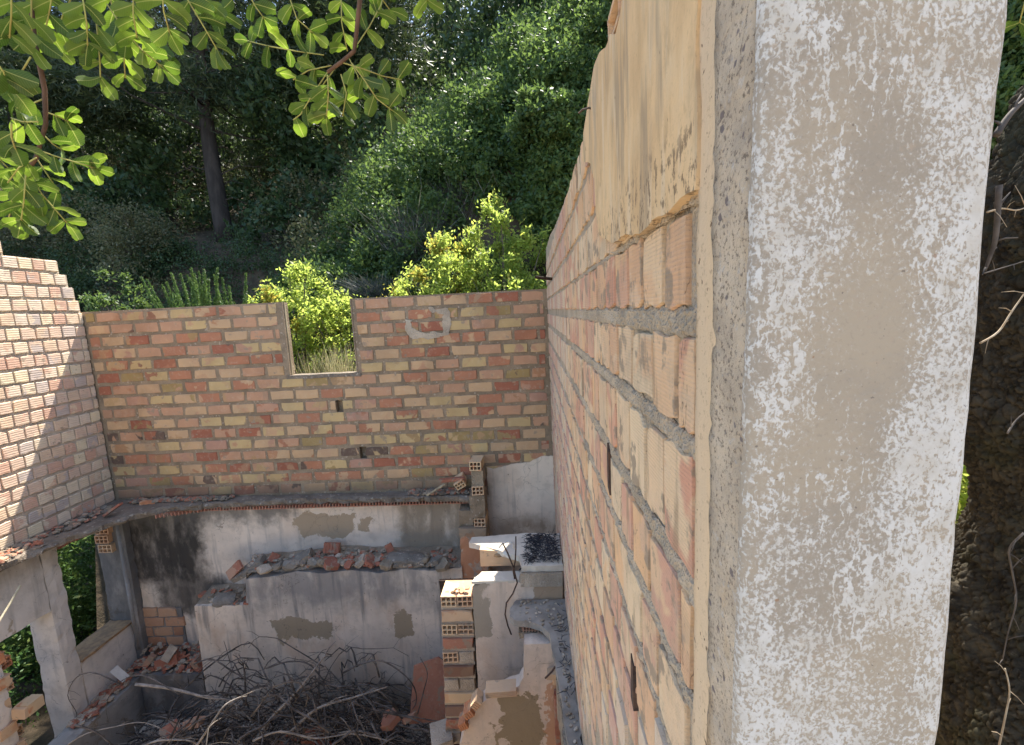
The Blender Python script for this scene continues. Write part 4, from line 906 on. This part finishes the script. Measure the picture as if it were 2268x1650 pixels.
def crown(n, clumps, spread, L, wid, zb=.3, out=None):
    """leaves gathered round clump centres, pointing loosely outwards"""
    idx = nrg.integers(0, len(clumps), n); c = clumps[idx]; off = rdir(n)*np.abs(nrg.normal(0, 1, n))[:,None]**.8*spread
    C = c+off; d = rdir(n, zb)+off/spread*.4; d /= np.linalg.norm(d, axis=1)[:,None]; l = L*nrg.uniform(.6, 1.25, n)[:,None]
    return C, d*l*.5, perp(d)*l*wid*.5
def shrub(name, mat, base, h, w, label, cat='shrub', group=None, n=9000, L=.05, wid=.45, nc=46, spread=.13, top=1., seed=0, depth=None, upright=0., mat2=None):
    r = np.random.default_rng(seed+50); o = root(name, base, label, cat, group); depth = depth or w
    cl = []
    while len(cl) < nc:
        p = r.uniform(-1, 1, 3); q = np.linalg.norm(p*(1, 1, .9))
        if q < 1 and q > .35: cl.append((p[0]*w/2, p[1]*depth/2, h*(.55+.45*p[2]*top)))
    cl = np.array(cl); cl[:,0] *= 1-.35*np.clip(cl[:,2]/h, 0, 1)
    if upright:
        k = cl.copy(); k[:,2] += r.uniform(0, upright, nc); cl = np.vstack([cl, k])
    sets = [(mat, 1.)] if not mat2 else [(mat, .8), (mat2, .2)]
    for m, fr in sets:
        sub = cl if m == mat else cl[r.integers(0, len(cl), max(4, nc//6))]
        C, D, S = crown(int(n*fr), sub, spread, L, wid); link('foliage', leaf_mesh('foliage', C, D, S, m), None, o, base)
    mb = MB()
    for c in cl[::3]:
        m_ = Vector(c); mb.tube([(m_.x*.08, m_.y*.08, -.15), (m_.x*.35, m_.y*.35, m_.z*.5), tuple(m_)], [.014, .009, .004], 4)
    link('stems', mb.mesh('stems'), M['twig'], o, base); return o
def gb(px, y): p = ony(px, 700, y); return p.x
def shrub_at(px, ptop, y, w, **k):
    p = ony(px, ptop, y); zg = k.pop('zg', None) or min(hill(p.x, y), p.z-.4); k.setdefault('h', p.z-zg); nm = k.pop('name', 'shrub'); mat = k.pop('mat'); lab = k.pop('label')
    return shrub(nm, mat, (p.x, y, zg), k.pop('h'), w, lab, **k)
# sunlit mastic shrubs right behind the back wall
shrub_at(1115, 445, 5.7, 1.5, mat='leaf_sunny', label='tall bright green shrub standing sunlit behind back wall at right', n=16000, L=.055, spread=.085, nc=80, upright=.15, seed=1)
shrub_at(975, 525, 5.8, 1.6, mat='leaf_sunny', mat2='leaf_yellow', label='yellow-green sunlit shrub left of the tall bright one', n=15000, L=.052, spread=.085, nc=76, seed=2)
shrub_at(640, 595, 5.6, 1.3, mat='leaf_sunny', mat2='leaf_yellow', label='bright green shrub seen through and left of the window notch', n=11000, L=.052, spread=.085, nc=60, upright=.12, seed=3)
shrub_at(740, 632, 5.6, 1.0, mat='leaf_sunny', label='light green shrub filling right half of the window notch', n=7000, L=.052, spread=.09, nc=42, seed=4)
shrub_at(860, 628, 5.6, .8, mat='leaf_yellow', label='low yellowish shrub peeking over the back wall middle', n=7000, L=.04, spread=.09, nc=34, seed=5)
shrub_at(1225, 460, 6.6, .9, mat='leaf_sunny', label='green sprig behind the far end of right wall', n=5000, L=.045, spread=.12, nc=30, seed=6)
# upright things behind the wall
def blades(name, mat, base, n, h, w, lean, label, cat, wd=.006, spike=0, group=None):
    o = root(name, base, label, cat, group)
    if spike:
        C = []; D = []; 
        for _ in range(spike):
            bx_ = nrg.normal(0, w*.4); by = nrg.normal(0, w*.3); hh = h*nrg.uniform(.65, 1.05); m = n//spike; t = nrg.uniform(.1, 1, m)
            px = bx_*(.4+.6*t)+nrg.normal(0, .026, m)*(1.15-t); py = by*(.4+.6*t)+nrg.normal(0, .018, m)*(1.15-t); C.append(np.stack([px, py, t*hh], 1)); d = rdir(m, 1.6)*.022; D.append(d)
        C = np.vstack(C); D = np.vstack(D); S = perp(D/np.linalg.norm(D, axis=1)[:,None])*.004
    else:
        a = nrg.normal(0, 1, (n, 2))*w*.25; t = nrg.uniform(.15, 1., n)**.7; hh = h*nrg.uniform(.5, 1.05, n); out = nrg.normal(0, lean, (n, 2))
        C = np.stack([a[:,0]+out[:,0]*t, a[:,1]+out[:,1]*t, t*hh*.75], 1); D = np.stack([out[:,0]*.25, out[:,1]*.25, hh*.12], 1); S = perp(D/np.linalg.norm(D, axis=1)[:,None])*wd
    link('foliage', leaf_mesh('foliage', C, D, S, mat), None, o, base); return o
def up_at(px, ptop, pbase, y, mat, n, w, lean, label, cat='shrub', name='shrub', **k):
    p = ony(px, ptop, y); b = ony(px, pbase, y); return blades(name, mat, (b.x, y, b.z), n, p.z-b.z, w, lean, label, cat, **k)
up_at(455, 600, 790, 5.5, 'leaf_heath', 16000, .62, .1, 'dark green upright heath shrub behind the back wall at left', name='heath_shrub', spike=30)
up_at(520, 612, 790, 5.6, 'leaf_heath', 10000, .42, .1, 'smaller spiky heath shrub just right of the bigger one', name='heath_shrub', spike=18)
shrub_at(252, 585, 5.9, .75, zg=ony(252, 585, 5.9).z-1.15, mat='leaf_mastic', label='slender leafy sapling behind back wall near left wall', n=3200, L=.05, spread=.07, nc=30, seed=8, name='sapling', cat='sapling')
up_at(715, 740, 920, 5.0, 'grass_dry', 1200, .36, .10, 'dry pale grass tuft standing in the window notch', 'grass', 'grass_tuft', wd=.0022)
up_at(765, 725, 920, 4.95, 'grass_dry', 1300, .3, .10, 'lower dry grass tuft at the right side of notch', 'grass', 'grass_tuft', wd=.0022)
for i, (px, pt, pb_, y, w, lab) in enumerate([(1060,370,560,8.0,1.2,'large grey dry broom shrub on the middle of slope'), (945,440,600,7.5,1.1,'grey dry broom shrub low on slope above yellow shrub'), (1150,330,480,8.6,.9,'grey dry broom shrub near the right wall on slope'), (860,590,690,6.8,.7,'small grey dry shrub behind back wall')]):
    up_at(px, pt, pb_, y, 'leaf_grey', 5200, w, .28, lab, 'shrub', 'dry_broom', wd=.004)
# slope thicket: dense mastic and evergreen cover that reads as one mass
def thicket(name, label, spots, mat, per, L, wid, spread, seed):
    C_, D_, S_ = [], [], []
    for (x, y, z, rx_, rz_) in spots:
        nc = 14; c = rdir(nc, .35)*np.array((rx_, rx_*.7, rz_)); c = c*nrg.uniform(.7, 1., (nc, 1))+np.array((x, y, z))
        C, D, S = crown(per, c, spread*rx_, L, wid); C_.append(C); D_.append(D); S_.append(S)
    return tag(link(name, leaf_mesh(name, np.vstack(C_), np.vstack(D_), np.vstack(S_), mat)), label, 'thicket', None, 'stuff')
sp1, sp2, sp3 = [], [], []
for i in range(150):      # near spur on the right
    x = nrg.uniform(-4.2, 3.8); y = nrg.uniform(6.9, 12)
    if x < -3.6+.18*(y-7): continue
    r_ = nrg.uniform(.45, .95); sp1.append((x, y, hill(x, y)+r_*nrg.uniform(.25, .8), r_, r_*nrg.uniform(.7, 1.1)))
for i in range(420):      # far slope, shade
    y = nrg.uniform(10.5, 30); x = nrg.uniform(-1.35*y, .45*y); s = .6+y/26
    sp2.append((x, y, hill(x, y)+nrg.uniform(0, 1.)**1.6*4.2*s*.7, s*nrg.uniform(.6, 1.1), s*nrg.uniform(.6, 1.2)))
sp5 = []
for i in range(150):      # high pine canopy that keeps the slope in shade
    x = nrg.uniform(-15, 4.5); y = nrg.uniform(10.3, 16); x = x if x < -3 or nrg.random() < .35 else nrg.uniform(-13, -3); zt_ = hill(x, y); sp5.append((x, y, min(zt_+nrg.uniform(3., 8.), 1.9*(y-5.3)-1.6-nrg.uniform(0, 2.2)), nrg.uniform(.7, 1.2), nrg.uniform(.4, .7)))
for i in range(80):
    x = nrg.uniform(-15, -2.5); y = nrg.uniform(7.5, 15); 
    if not (y < 11.6 and -.80 < x/y < -.58): sp3.append((x, y, hill(x, y)+nrg.uniform(.1, 1.), nrg.uniform(.5, .9), nrg.uniform(.5, .9)))
for i in range(90):
    x = nrg.uniform(-4.6, 2.); y = nrg.uniform(6.3, 8.8); r_ = nrg.uniform(.25, .5); sp1.append((x, y, hill(x, y)+r_*.5, r_, r_))
for i in range(80):
    x = nrg.uniform(3.2, 11.); y = nrg.uniform(5.2, 14); r_ = nrg.uniform(.6, 1.2); sp1.append((x, y, hill(x, y)+r_*.5, r_, r_))
for px in range(1180, 1290, 24):
    for py in range(240, 470, 32): p = ony(px, py, nrg.uniform(6.5, 7.3)); sp1.append((p.x, p.y, p.z-.1, .32, .32))
for px in range(2190, 2420, 36):
    for py in range(-60, 420, 44): p = ony(px, py, nrg.uniform(5.2, 6.6)); sp1.append((p.x, p.y, p.z-.1, .5, .5))
sp6 = []
for i in range(120):      # undergrowth on the bank behind the back wall, left
    y = nrg.uniform(6.4, 10); x = nrg.uniform(-1.2*y, -.25*y); sp6.append((x, y, hill(x, y)+nrg.uniform(-.1, .45), nrg.uniform(.35, .6), nrg.uniform(.3, .55)))
thicket('evergreen_thicket', 'low dark undergrowth on the bank behind the left end of back wall', sp6, 'leaf_dark', 900, .06, .5, .4, 9)
thicket('mastic_thicket', 'blue-green mastic thicket covering the near slope behind the wall', sp1, 'leaf_mastic', 1900, .075, .5, .27, 1)
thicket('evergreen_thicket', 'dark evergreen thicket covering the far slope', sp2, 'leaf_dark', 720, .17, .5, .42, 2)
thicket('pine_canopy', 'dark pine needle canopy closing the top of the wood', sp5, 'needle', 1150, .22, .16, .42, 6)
thicket('olive_thicket', 'olive-brown brush scattered among the pine trunks', sp3, 'leaf_olive', 1300, .07, .5, .36, 3)
sp4 = [(x, y, -4.1+z, .5, .55) for x, y, z in [(-6.0,4.2,.7),(-6.4,4.9,1.2),(-6.0,5.6,1.9),(-5.7,3.6,.4),(-6.6,5.8,2.6),(-7.2,4.6,1.9),(-7.4,5.6,2.9),(-6.2,3.2,.4),(-6.9,3.9,1.0),(-5.9,4.9,.5),(-7.8,6.4,2.4),(-5.6,5.4,.9),(-6.6,6.5,1.6),(-5.8,6.3,2.6)]]
for px in range(-40, 260, 22):
    for py in range(1200, 1660, 50):
        p = onx(px, py, -rnd.uniform(5.7, 7.2)); sp4.append((p.x, p.y, p.z, rnd.uniform(.2, .38), rnd.uniform(.2, .38)))
thicket('mastic_thicket', 'leafy green thicket seen through the left window and doorway', sp4, 'leaf_heath', 420, .055, .45, .4, 4)
# pines
def pine(px, pbase, y, h, rad, lean, label, seed, crown_from=.35, n=15000, bare=4, dead=True):
    b = ony(px, pbase, y); zg = hill(b.x, y)-.2; zb_ = min(b.z, b.z); o = root('pine_tree', (b.x, y, zg), label, 'pine tree'); r = random.Random(seed); base = Vector((b.x, y, zg)); H = b.z-zg+h
    def tp(t): return Vector((lean*t*H+.12*math.sin(t*5+seed), .1*math.sin(t*4+seed*2), t*H))
    mb = MB().tube([tp(i/14) for i in range(15)], [rad*(1.12-.85*i/14) for i in range(15)], 9); tr = link('trunk', smooth(mb.mesh('trunk')), M['pine_bark'], o, base)
    lim = MB(); cl = []
    for i in range(34):
        t = r.uniform(crown_from, .98); a = r.uniform(0, 6.3); l = (1.05-t)*H*.42*r.uniform(.6, 1.1)+.4; p = tp(t); d = Vector((math.cos(a), math.sin(a), r.uniform(0, .45)))
        q = [p, p+d*l*.5+Vector((0, 0, -.06*l)), p+d*l+Vector((0, 0, .1*l))]; lim.tube(q, [rad*.22*(1.1-t)+.012, .016, .006], 4)
        for k in range(7): cl.append(tuple(q[1].lerp(q[2], r.uniform(-.2, 1.1))+Vector((r.gauss(0, .22), r.gauss(0, .22), r.gauss(0, .14)))))
    for i in range(bare):
        t = crown_from*r.uniform(.35, 1.0); a = r.uniform(0, 6.3); p = tp(t); d = Vector((math.cos(a), math.sin(a)*.5, r.uniform(-.1, .3))); l = r.uniform(.7, 1.6)
        lim.tube([p, p+d*l*.5+Vector((0, 0, .1)), p+d*l+Vector((0, 0, -.1))], [.022, .013, .005], 4)
    link('limbs', lim.mesh('limbs'), M['pine_bark'], o, base)
    C, D, S = crown(n, np.array(cl), .24, .14, .09, .2); link('crown', leaf_mesh('crown', C, D, S, 'needle'), None, o, base); return o
pine(512, 620, 11.0, 8.5, .19, -.015, 'pine with straight bare grey trunk at left centre', 3, .34, 20000, 6)
pine(868, 420, 14.5, 8.5, .2, .0, 'pine with reddish shadowed trunk right of the centre leaves', 5, .35, 17000, 5)
pine(275, 350, 16, 8, .2, -.05, 'leaning pine standing behind the left carob leaves', 7, .3, 17000, 5)
pine(1010, 330, 19, 9, .2, .03, 'distant pine above the middle of slope', 9, .25, 15000, 5)
pine(80, 480, 13, 9, .2, .03, 'pine at far left behind the hanging leaves', 11, .3, 17000, 5)
pine(700, 380, 20, 10, .22, 0, 'tall pine deep in the shade at top centre', 13, .22, 17000, 5)
pine(1230, 200, 17, 8, .2, -.03, 'pine crown at top right above the slope', 15, .2, 15000, 4)
# carob shrub by the right wall on the slope
shrub_at(1200, 60, 9.5, 3.2, mat='leaf_mastic', label='big rounded blue-green shrub beside the broken top of right wall', n=26000, L=.075, spread=.22, nc=110, seed=21, h=3.6, zg=2.0)
shrub_at(1050, 280, 10, 2.2, mat='leaf_mastic', label='bluish shrub on slope left of the big rounded one', n=14000, L=.07, spread=.2, nc=70, seed=22)
shrub_at(820, 470, 8.3, 1.6, mat='leaf_mastic', label='dense mastic shrub at lower left end of the slope', n=14000, L=.06, spread=.18, nc=80, seed=23)
shrub_at(300, 470, 9.5, 1.8, mat='leaf_olive', label='pale olive dry-leaved shrub left of the straight pine', n=11000, L=.06, spread=.2, nc=60, seed=24)

# ---------------------------------------------------------------- big trunk at the right edge
tk = root('carob_tree', (1.688, 1.07, -1.6), 'massive dark trunk with cracked bark behind the concrete post', 'tree')
NA, NZ2 = 300, 520; pts = []; kd = kdtree.KDTree(9000); rr_ = random.Random(4)
for i in range(9000): kd.insert(Vector((rr_.uniform(-1.4, .9)*.48, rr_.uniform(-1.7, 1.)*.8, 0)), i)
kd.balance(); tm = MB()
for j in range(NZ2+1):
    z = -1.8+2.75*j/NZ2
    for i in range(NA+1):
        a = 1.9+2.0*i/NA; u = (a-math.pi)*.48*1.25+.03*mn.noise(Vector((a*6, z*9, 1))); w_ = z*.8+.025*mn.noise(Vector((a*5, z*8, 4)))
        f = kd.find_n(Vector((u, w_, 0)), 2); e = f[1][2]-f[0][2]; pl_ = min(1, e/.006)**.6
        rad = .46+.08*sst(-.5, -1.6, z)+.05*mn.noise(Vector((a*2, z*1.5, 2)))+.03*mn.noise(Vector((a*4, z*4, 7)))+.018*pl_+.012*mn.noise(Vector((u*22, w_*13, 3)))+.004*mn.noise(Vector((u*80, w_*60, 3)))
        rad -= .06*sst(.2, .5, z)+.34*sst(.5, .8, z)+.03*math.exp(-((z+.62)/.14)**2); rad += .035*sst(-.75, -1.0, z)
        tm.v.append((1.688+rad*math.cos(a), 1.07+rad*math.sin(a), z))
for j in range(NZ2):
    for i in range(NA): q = j*(NA+1)+i; tm.f.append((q, q+1, q+NA+2, q+NA+1))
o = tm.build('trunk', M['bark_cracked'], tk, True); fixn(o.data)
lb = MB().tube([(1.95,1.0,.2),(2.35,1.1,.9),(2.3,1.3,1.9),(1.9,1.5,3.2)], [.28,.22,.19,.13], 10).build('limb', M['bark_cracked'], tk, True)
tw = [('thin dry vine hanging loose on the dark trunk', [(2267,1180),(2235,1215),(2240,1260),(2250,1330),(2232,1400),(2220,1460)], .98, .0024, 'twig'),
 ('pale bent twig stub beside the post edge', [(2212,410),(2205,520),(2195,560),(2180,600)], .8, .0045, 'twig'),
 ('thin twig crossing near the top of trunk', [(2185,470),(2220,462),(2250,466),(2275,458)], .8, .0016, 'dry_stem'),
 ('slim twig running level across the trunk', [(2180,605),(2230,590),(2280,575)], .85, .0013, 'twig'),
 ('brown branch stub slanting up at top right corner', [(2205,300),(2235,255),(2275,215)], .9, .006, 'twig'),
 ('forked dry weed stem rising at the bottom right', [(2210,1660),(2225,1590),(2235,1530),(2225,1480)], .8, .002, 'dry_stem'),
 ('curved dry twig low on the trunk', [(2170,760),(2210,735),(2240,690),(2275,640)], .85, .002, 'dry_stem'),
 ('dry twig arching over the trunk middle', [(2230,960),(2250,930),(2280,905)], .9, .0018, 'twig')]
for lab, px, y, r0, mat in tw:
    pts = branch_pts(px, y, .005); k = len(pts); mb = MB().tube(pts, [r0*(1-.5*i/k) for i in range(k)], 6)
    for i in range(2, k, 3):
        d = Vector((rnd.uniform(-1, 1), rnd.uniform(-.4, .1), rnd.uniform(-.6, 1))); mb.tube([pts[i], pts[i]+d*.02, pts[i]+d*.045+Vector((0, 0, -.006))], [r0*.5, r0*.4, r0*.2], 4)
    tag(mb.build('dry_twig', M[mat], sm=True), lab, 'twig', 'dry twigs against the dark trunk')
cc = np.stack([nrg.uniform(-1.5, .9, 150), nrg.uniform(1.0, 2.3, 150), nrg.uniform(1.75, 2.9, 150)], 1)  # unseen crown foliage, placed between sun and hanging leaflets to shade them
C, D, S = crown(5200, cc, .16, .055, .6, -.2); link('crown', leaf_mesh('crown', C, D, S, 'leaf_dark'), None, tk, (0, 0, 0))
cc = np.stack([nrg.uniform(.8, 3.6, 160), nrg.uniform(.3, 3.2, 160), nrg.uniform(1.9, 3.4, 160)], 1)
C, D, S = crown(8000, cc, .2, .065, .6, -.2); link('crown', leaf_mesh('crown', C, D, S, 'leaf_dark'), None, tk, (0, 0, 0))
MB().tube([(1.9,1.3,1.9),(1.0,1.6,2.4),(0,1.7,2.5),(-1.2,1.7,2.3)], [.1,.07,.05,.02], 7).build('limb', M['bark_brown'], tk, True)
sh = shrub('shrub', 'leaf_sunny', (3.1, 3.0, -1.6), 1.15, 1.6, 'sunlit shrub glimpsed between the post and dark trunk', 'shrub', None, 14000, .055, .5, 80, .16, 1.15, 31)

# ---------------------------------------------------------------- carob branches hanging into view, every leaflet its own piece
def leaflet_mesh(i):
    r = random.Random(900+i); mb = MB(); N = 10; nota = r.choice((0, 1, 1)); ws = r.uniform(.255, .315)
    cols = []
    for s in range(N+1):
        t = (0,.08,.18,.3,.42,.54,.66,.78,.88,.96,1.)[s]; w = ws*(math.sin(math.pi*min(1, (t**1.3)*.84+.03))**.6)*(1+.10*math.sin(t*9+i)); z = .10*math.sin(t*math.pi)*r.uniform(.8, 1.2)-.05*t*t
        if s == N: w = .10+.03*nota
        cup = r.uniform(.02, .06)
        wl, wr = w*(1+r.uniform(-.07, .07)), w*(1+r.uniform(-.07, .07))
        cols.append([(-wl, t-.02*(s == N)*0, z+cup*1.6), (-wl*.5, t, z+cup*.5), (0, t-(.03 if s == N and nota else 0), z), (wr*.5, t, z+cup*.5), (wr, t, z+cup*1.6)])
    mb.v = [p for c in cols for p in c]
    for s in range(N):
        for k in range(4): a = s*5+k; mb.f.append((a, a+1, a+6, a+5))
    me = smooth(mb.mesh('leaflet')); me.materials.append(M['carob_leaflet']); return me
LM = [leaflet_mesh(i) for i in range(7)]
Z1 = .4215
def leaflet(parent, base, direction, nrm, size):
    d = Vector(direction).normalized(); n = Vector(nrm); n = (n-d*n.dot(d)).normalized(); s = d.cross(n)
    m = Matrix((s, d, n)).transposed(); o = link('leaflet', LM[rnd.randrange(7)], None, parent, base, m.to_euler(), (size, size, size)); return o
def carob(label, stem, rach, depth, size):
    s0 = [ony(a*Z1, b*Z1, depth) for a, b in stem[0]]
    base = s0[2]; o = root('carob_branch', base, label, 'branch', 'carob branches hanging into view')
    if len(s0) > 1:
        mb = MB(); k = len(s0); mb.tube(s0, [stem[1]*(1-.5*i/k) for i in range(k)], 7); me = smooth(mb.mesh('stem')); ob = link('stem', me, M['bark_brown'], o, (0, 0, 0))
    for (px, dd, n) in rach:
        y = depth+dd; w = [ony(a*Z1, b*Z1, y+.012*i) for i, (a, b) in enumerate(px)]
        mb = MB().tube(w, [.001]*len(w), 5); link('rachis', smooth(mb.mesh('rachis')), M['rachis'], o, (0, 0, 0))
        seg = [(w[i+1]-w[i]).length for i in range(len(w)-1)]; tot = sum(seg)
        def at(t):
            t *= tot
            for i, s in enumerate(seg):
                if t <= s or i == len(seg)-1: return w[i].lerp(w[i+1], t/s), (w[i+1]-w[i]).normalized()
                t -= s
        for i in range(n):
            p, d = at((i+.8)/n if n > 1 else 1); tocam = (-p).normalized(); side = d.cross(tocam).normalized()
            for sg in (-1, 1):
                if rnd.random() < .06: continue
                dr = d*rnd.uniform(.25, .7)+side*sg*rnd.uniform(.7, 1.)+Vector((0, 0, -.25))+Vector((rnd.gauss(0, .16), rnd.gauss(0, .25), rnd.gauss(0, .16)))
                nm = -tocam*.9+Vector((rnd.gauss(0, .42), rnd.gauss(0, .3), .35+rnd.gauss(0, .4))); leaflet(o, p, dr, nm, size*rnd.uniform(.78, 1.12))
        if rnd.random() < .5:
            p, d = at(1); leaflet(o, p, d+Vector((rnd.gauss(0, .2), rnd.gauss(0, .2), 0)), -(-p).normalized()+Vector((rnd.gauss(0, .4), 0, .3)), size*.9)
carob('carob branch with lit leaflets hanging at top centre', ([(2100,-1500),(1960,-600),(1900,-140),(1890,0),(1875,150),(1860,270),(1790,330),(1720,380)], .0045), [
 ([(1800,330),(1900,360),(2010,400),(2110,420)], .0, 3), ([(1850,335),(1920,430),(1980,520),(2060,580)], -.02, 3), ([(1720,380),(1640,500),(1580,600),(1540,630)], .01, 3),
 ([(1720,395),(1725,500),(1715,610)], -.03, 3), ([(1790,390),(1820,490),(1800,610)], .02, 3), ([(1740,345),(1620,370),(1540,420)], .03, 2), ([(1700,290),(1560,270),(1420,245),(1300,215)], .05, 4),
 ([(1790,-60),(1795,120),(1825,270)], .04, 4), ([(1880,230),(1940,140),(2000,30),(2020,-40)], .02, 3), ([(1510,-40),(1560,100),(1640,170)], .03, 3), ([(1300,-40),(1345,40),(1390,100)], .02, 2),
 ([(1760,360),(1700,440),(1660,540)], .05, 3), ([(1830,300),(1880,400),(1900,500)], .05, 3), ([(2230,-120),(2235,-40),(2245,0)], .0, 1), ([(1960,-90),(2010,0),(2060,70)], .05, 2)], .74, .031)
carob('carob spray with dense leaflets along the top left', ([(1300,-1500),(900,-600),(700,-260),(600,-120),(420,-60),(200,-40)], .006), [
 ([(950,-60),(1010,40),(1070,140),(1140,260)], .0, 4), ([(560,20),(640,140),(740,260),(850,350)], .03, 4), ([(500,60),(515,200),(525,330),(528,420)], .0, 4), ([(640,140),(650,280),(658,410)], .06, 3),
 ([(390,-40),(330,80),(290,200),(270,240)], .03, 3), ([(165,-40),(165,120),(170,260)], -.05, 4), ([(430,-40),(455,120),(460,240)], -.03, 4), ([(850,-60),(860,60),(890,170)], -.02, 3), ([(560,-60),(600,60),(640,130)], .04, 3),
 ([(280,-60),(260,60),(240,150)], .0, 3), ([(700,-40),(700,80),(720,200)], .0, 3), ([(60,-60),(60,80),(50,200)], -.08, 3), ([(1060,-60),(1090,20),(1160,70)], .03, 2), ([(780,150),(800,230),(830,300)], .09, 2)], .66, .031)
carob('carob branch drooping down along the left edge', ([(500,-1400),(220,-500),(150,-60),(180,200),(235,470),(240,650),(190,830),(140,910)], .0042), [
 ([(160,300),(100,400),(40,480)], -.08, 2), ([(200,790),(320,830),(440,865),(490,880)], .0, 3), ([(190,830),(250,920),(310,1010)], .02, 3), ([(150,910),(220,1020),(280,1090),(350,1170)], .0, 4),
 ([(135,920),(125,1060),(110,1170)], -.02, 3), ([(240,590),(300,610),(360,640)], .0, 2), ([(190,830),(100,880),(40,960)], -.03, 3), ([(80,960),(60,1080),(40,1180)], .0, 3), ([(220,700),(280,760),(330,790)], .04, 2),
 ([(200,640),(120,640),(60,620)], -.05, 2), ([(60,650),(60,720),(80,780)], -.14, 2), ([(230,520),(130,560),(80,560)], .0, 2), ([(140,860),(160,960),(150,1080)], .05, 3), ([(-40,300),(20,380),(30,420)], -.1, 2), ([(-60,780),(0,840),(60,900)], .02, 2)], .66, .031)
carob('carob sprig with dark leaves at top right corner', ([(5600,-900),(5450,-300),(5420,-100),(5400,0)], .003), [([(5400,-60),(5375,40),(5355,120)], 0, 1)], .8, .04)
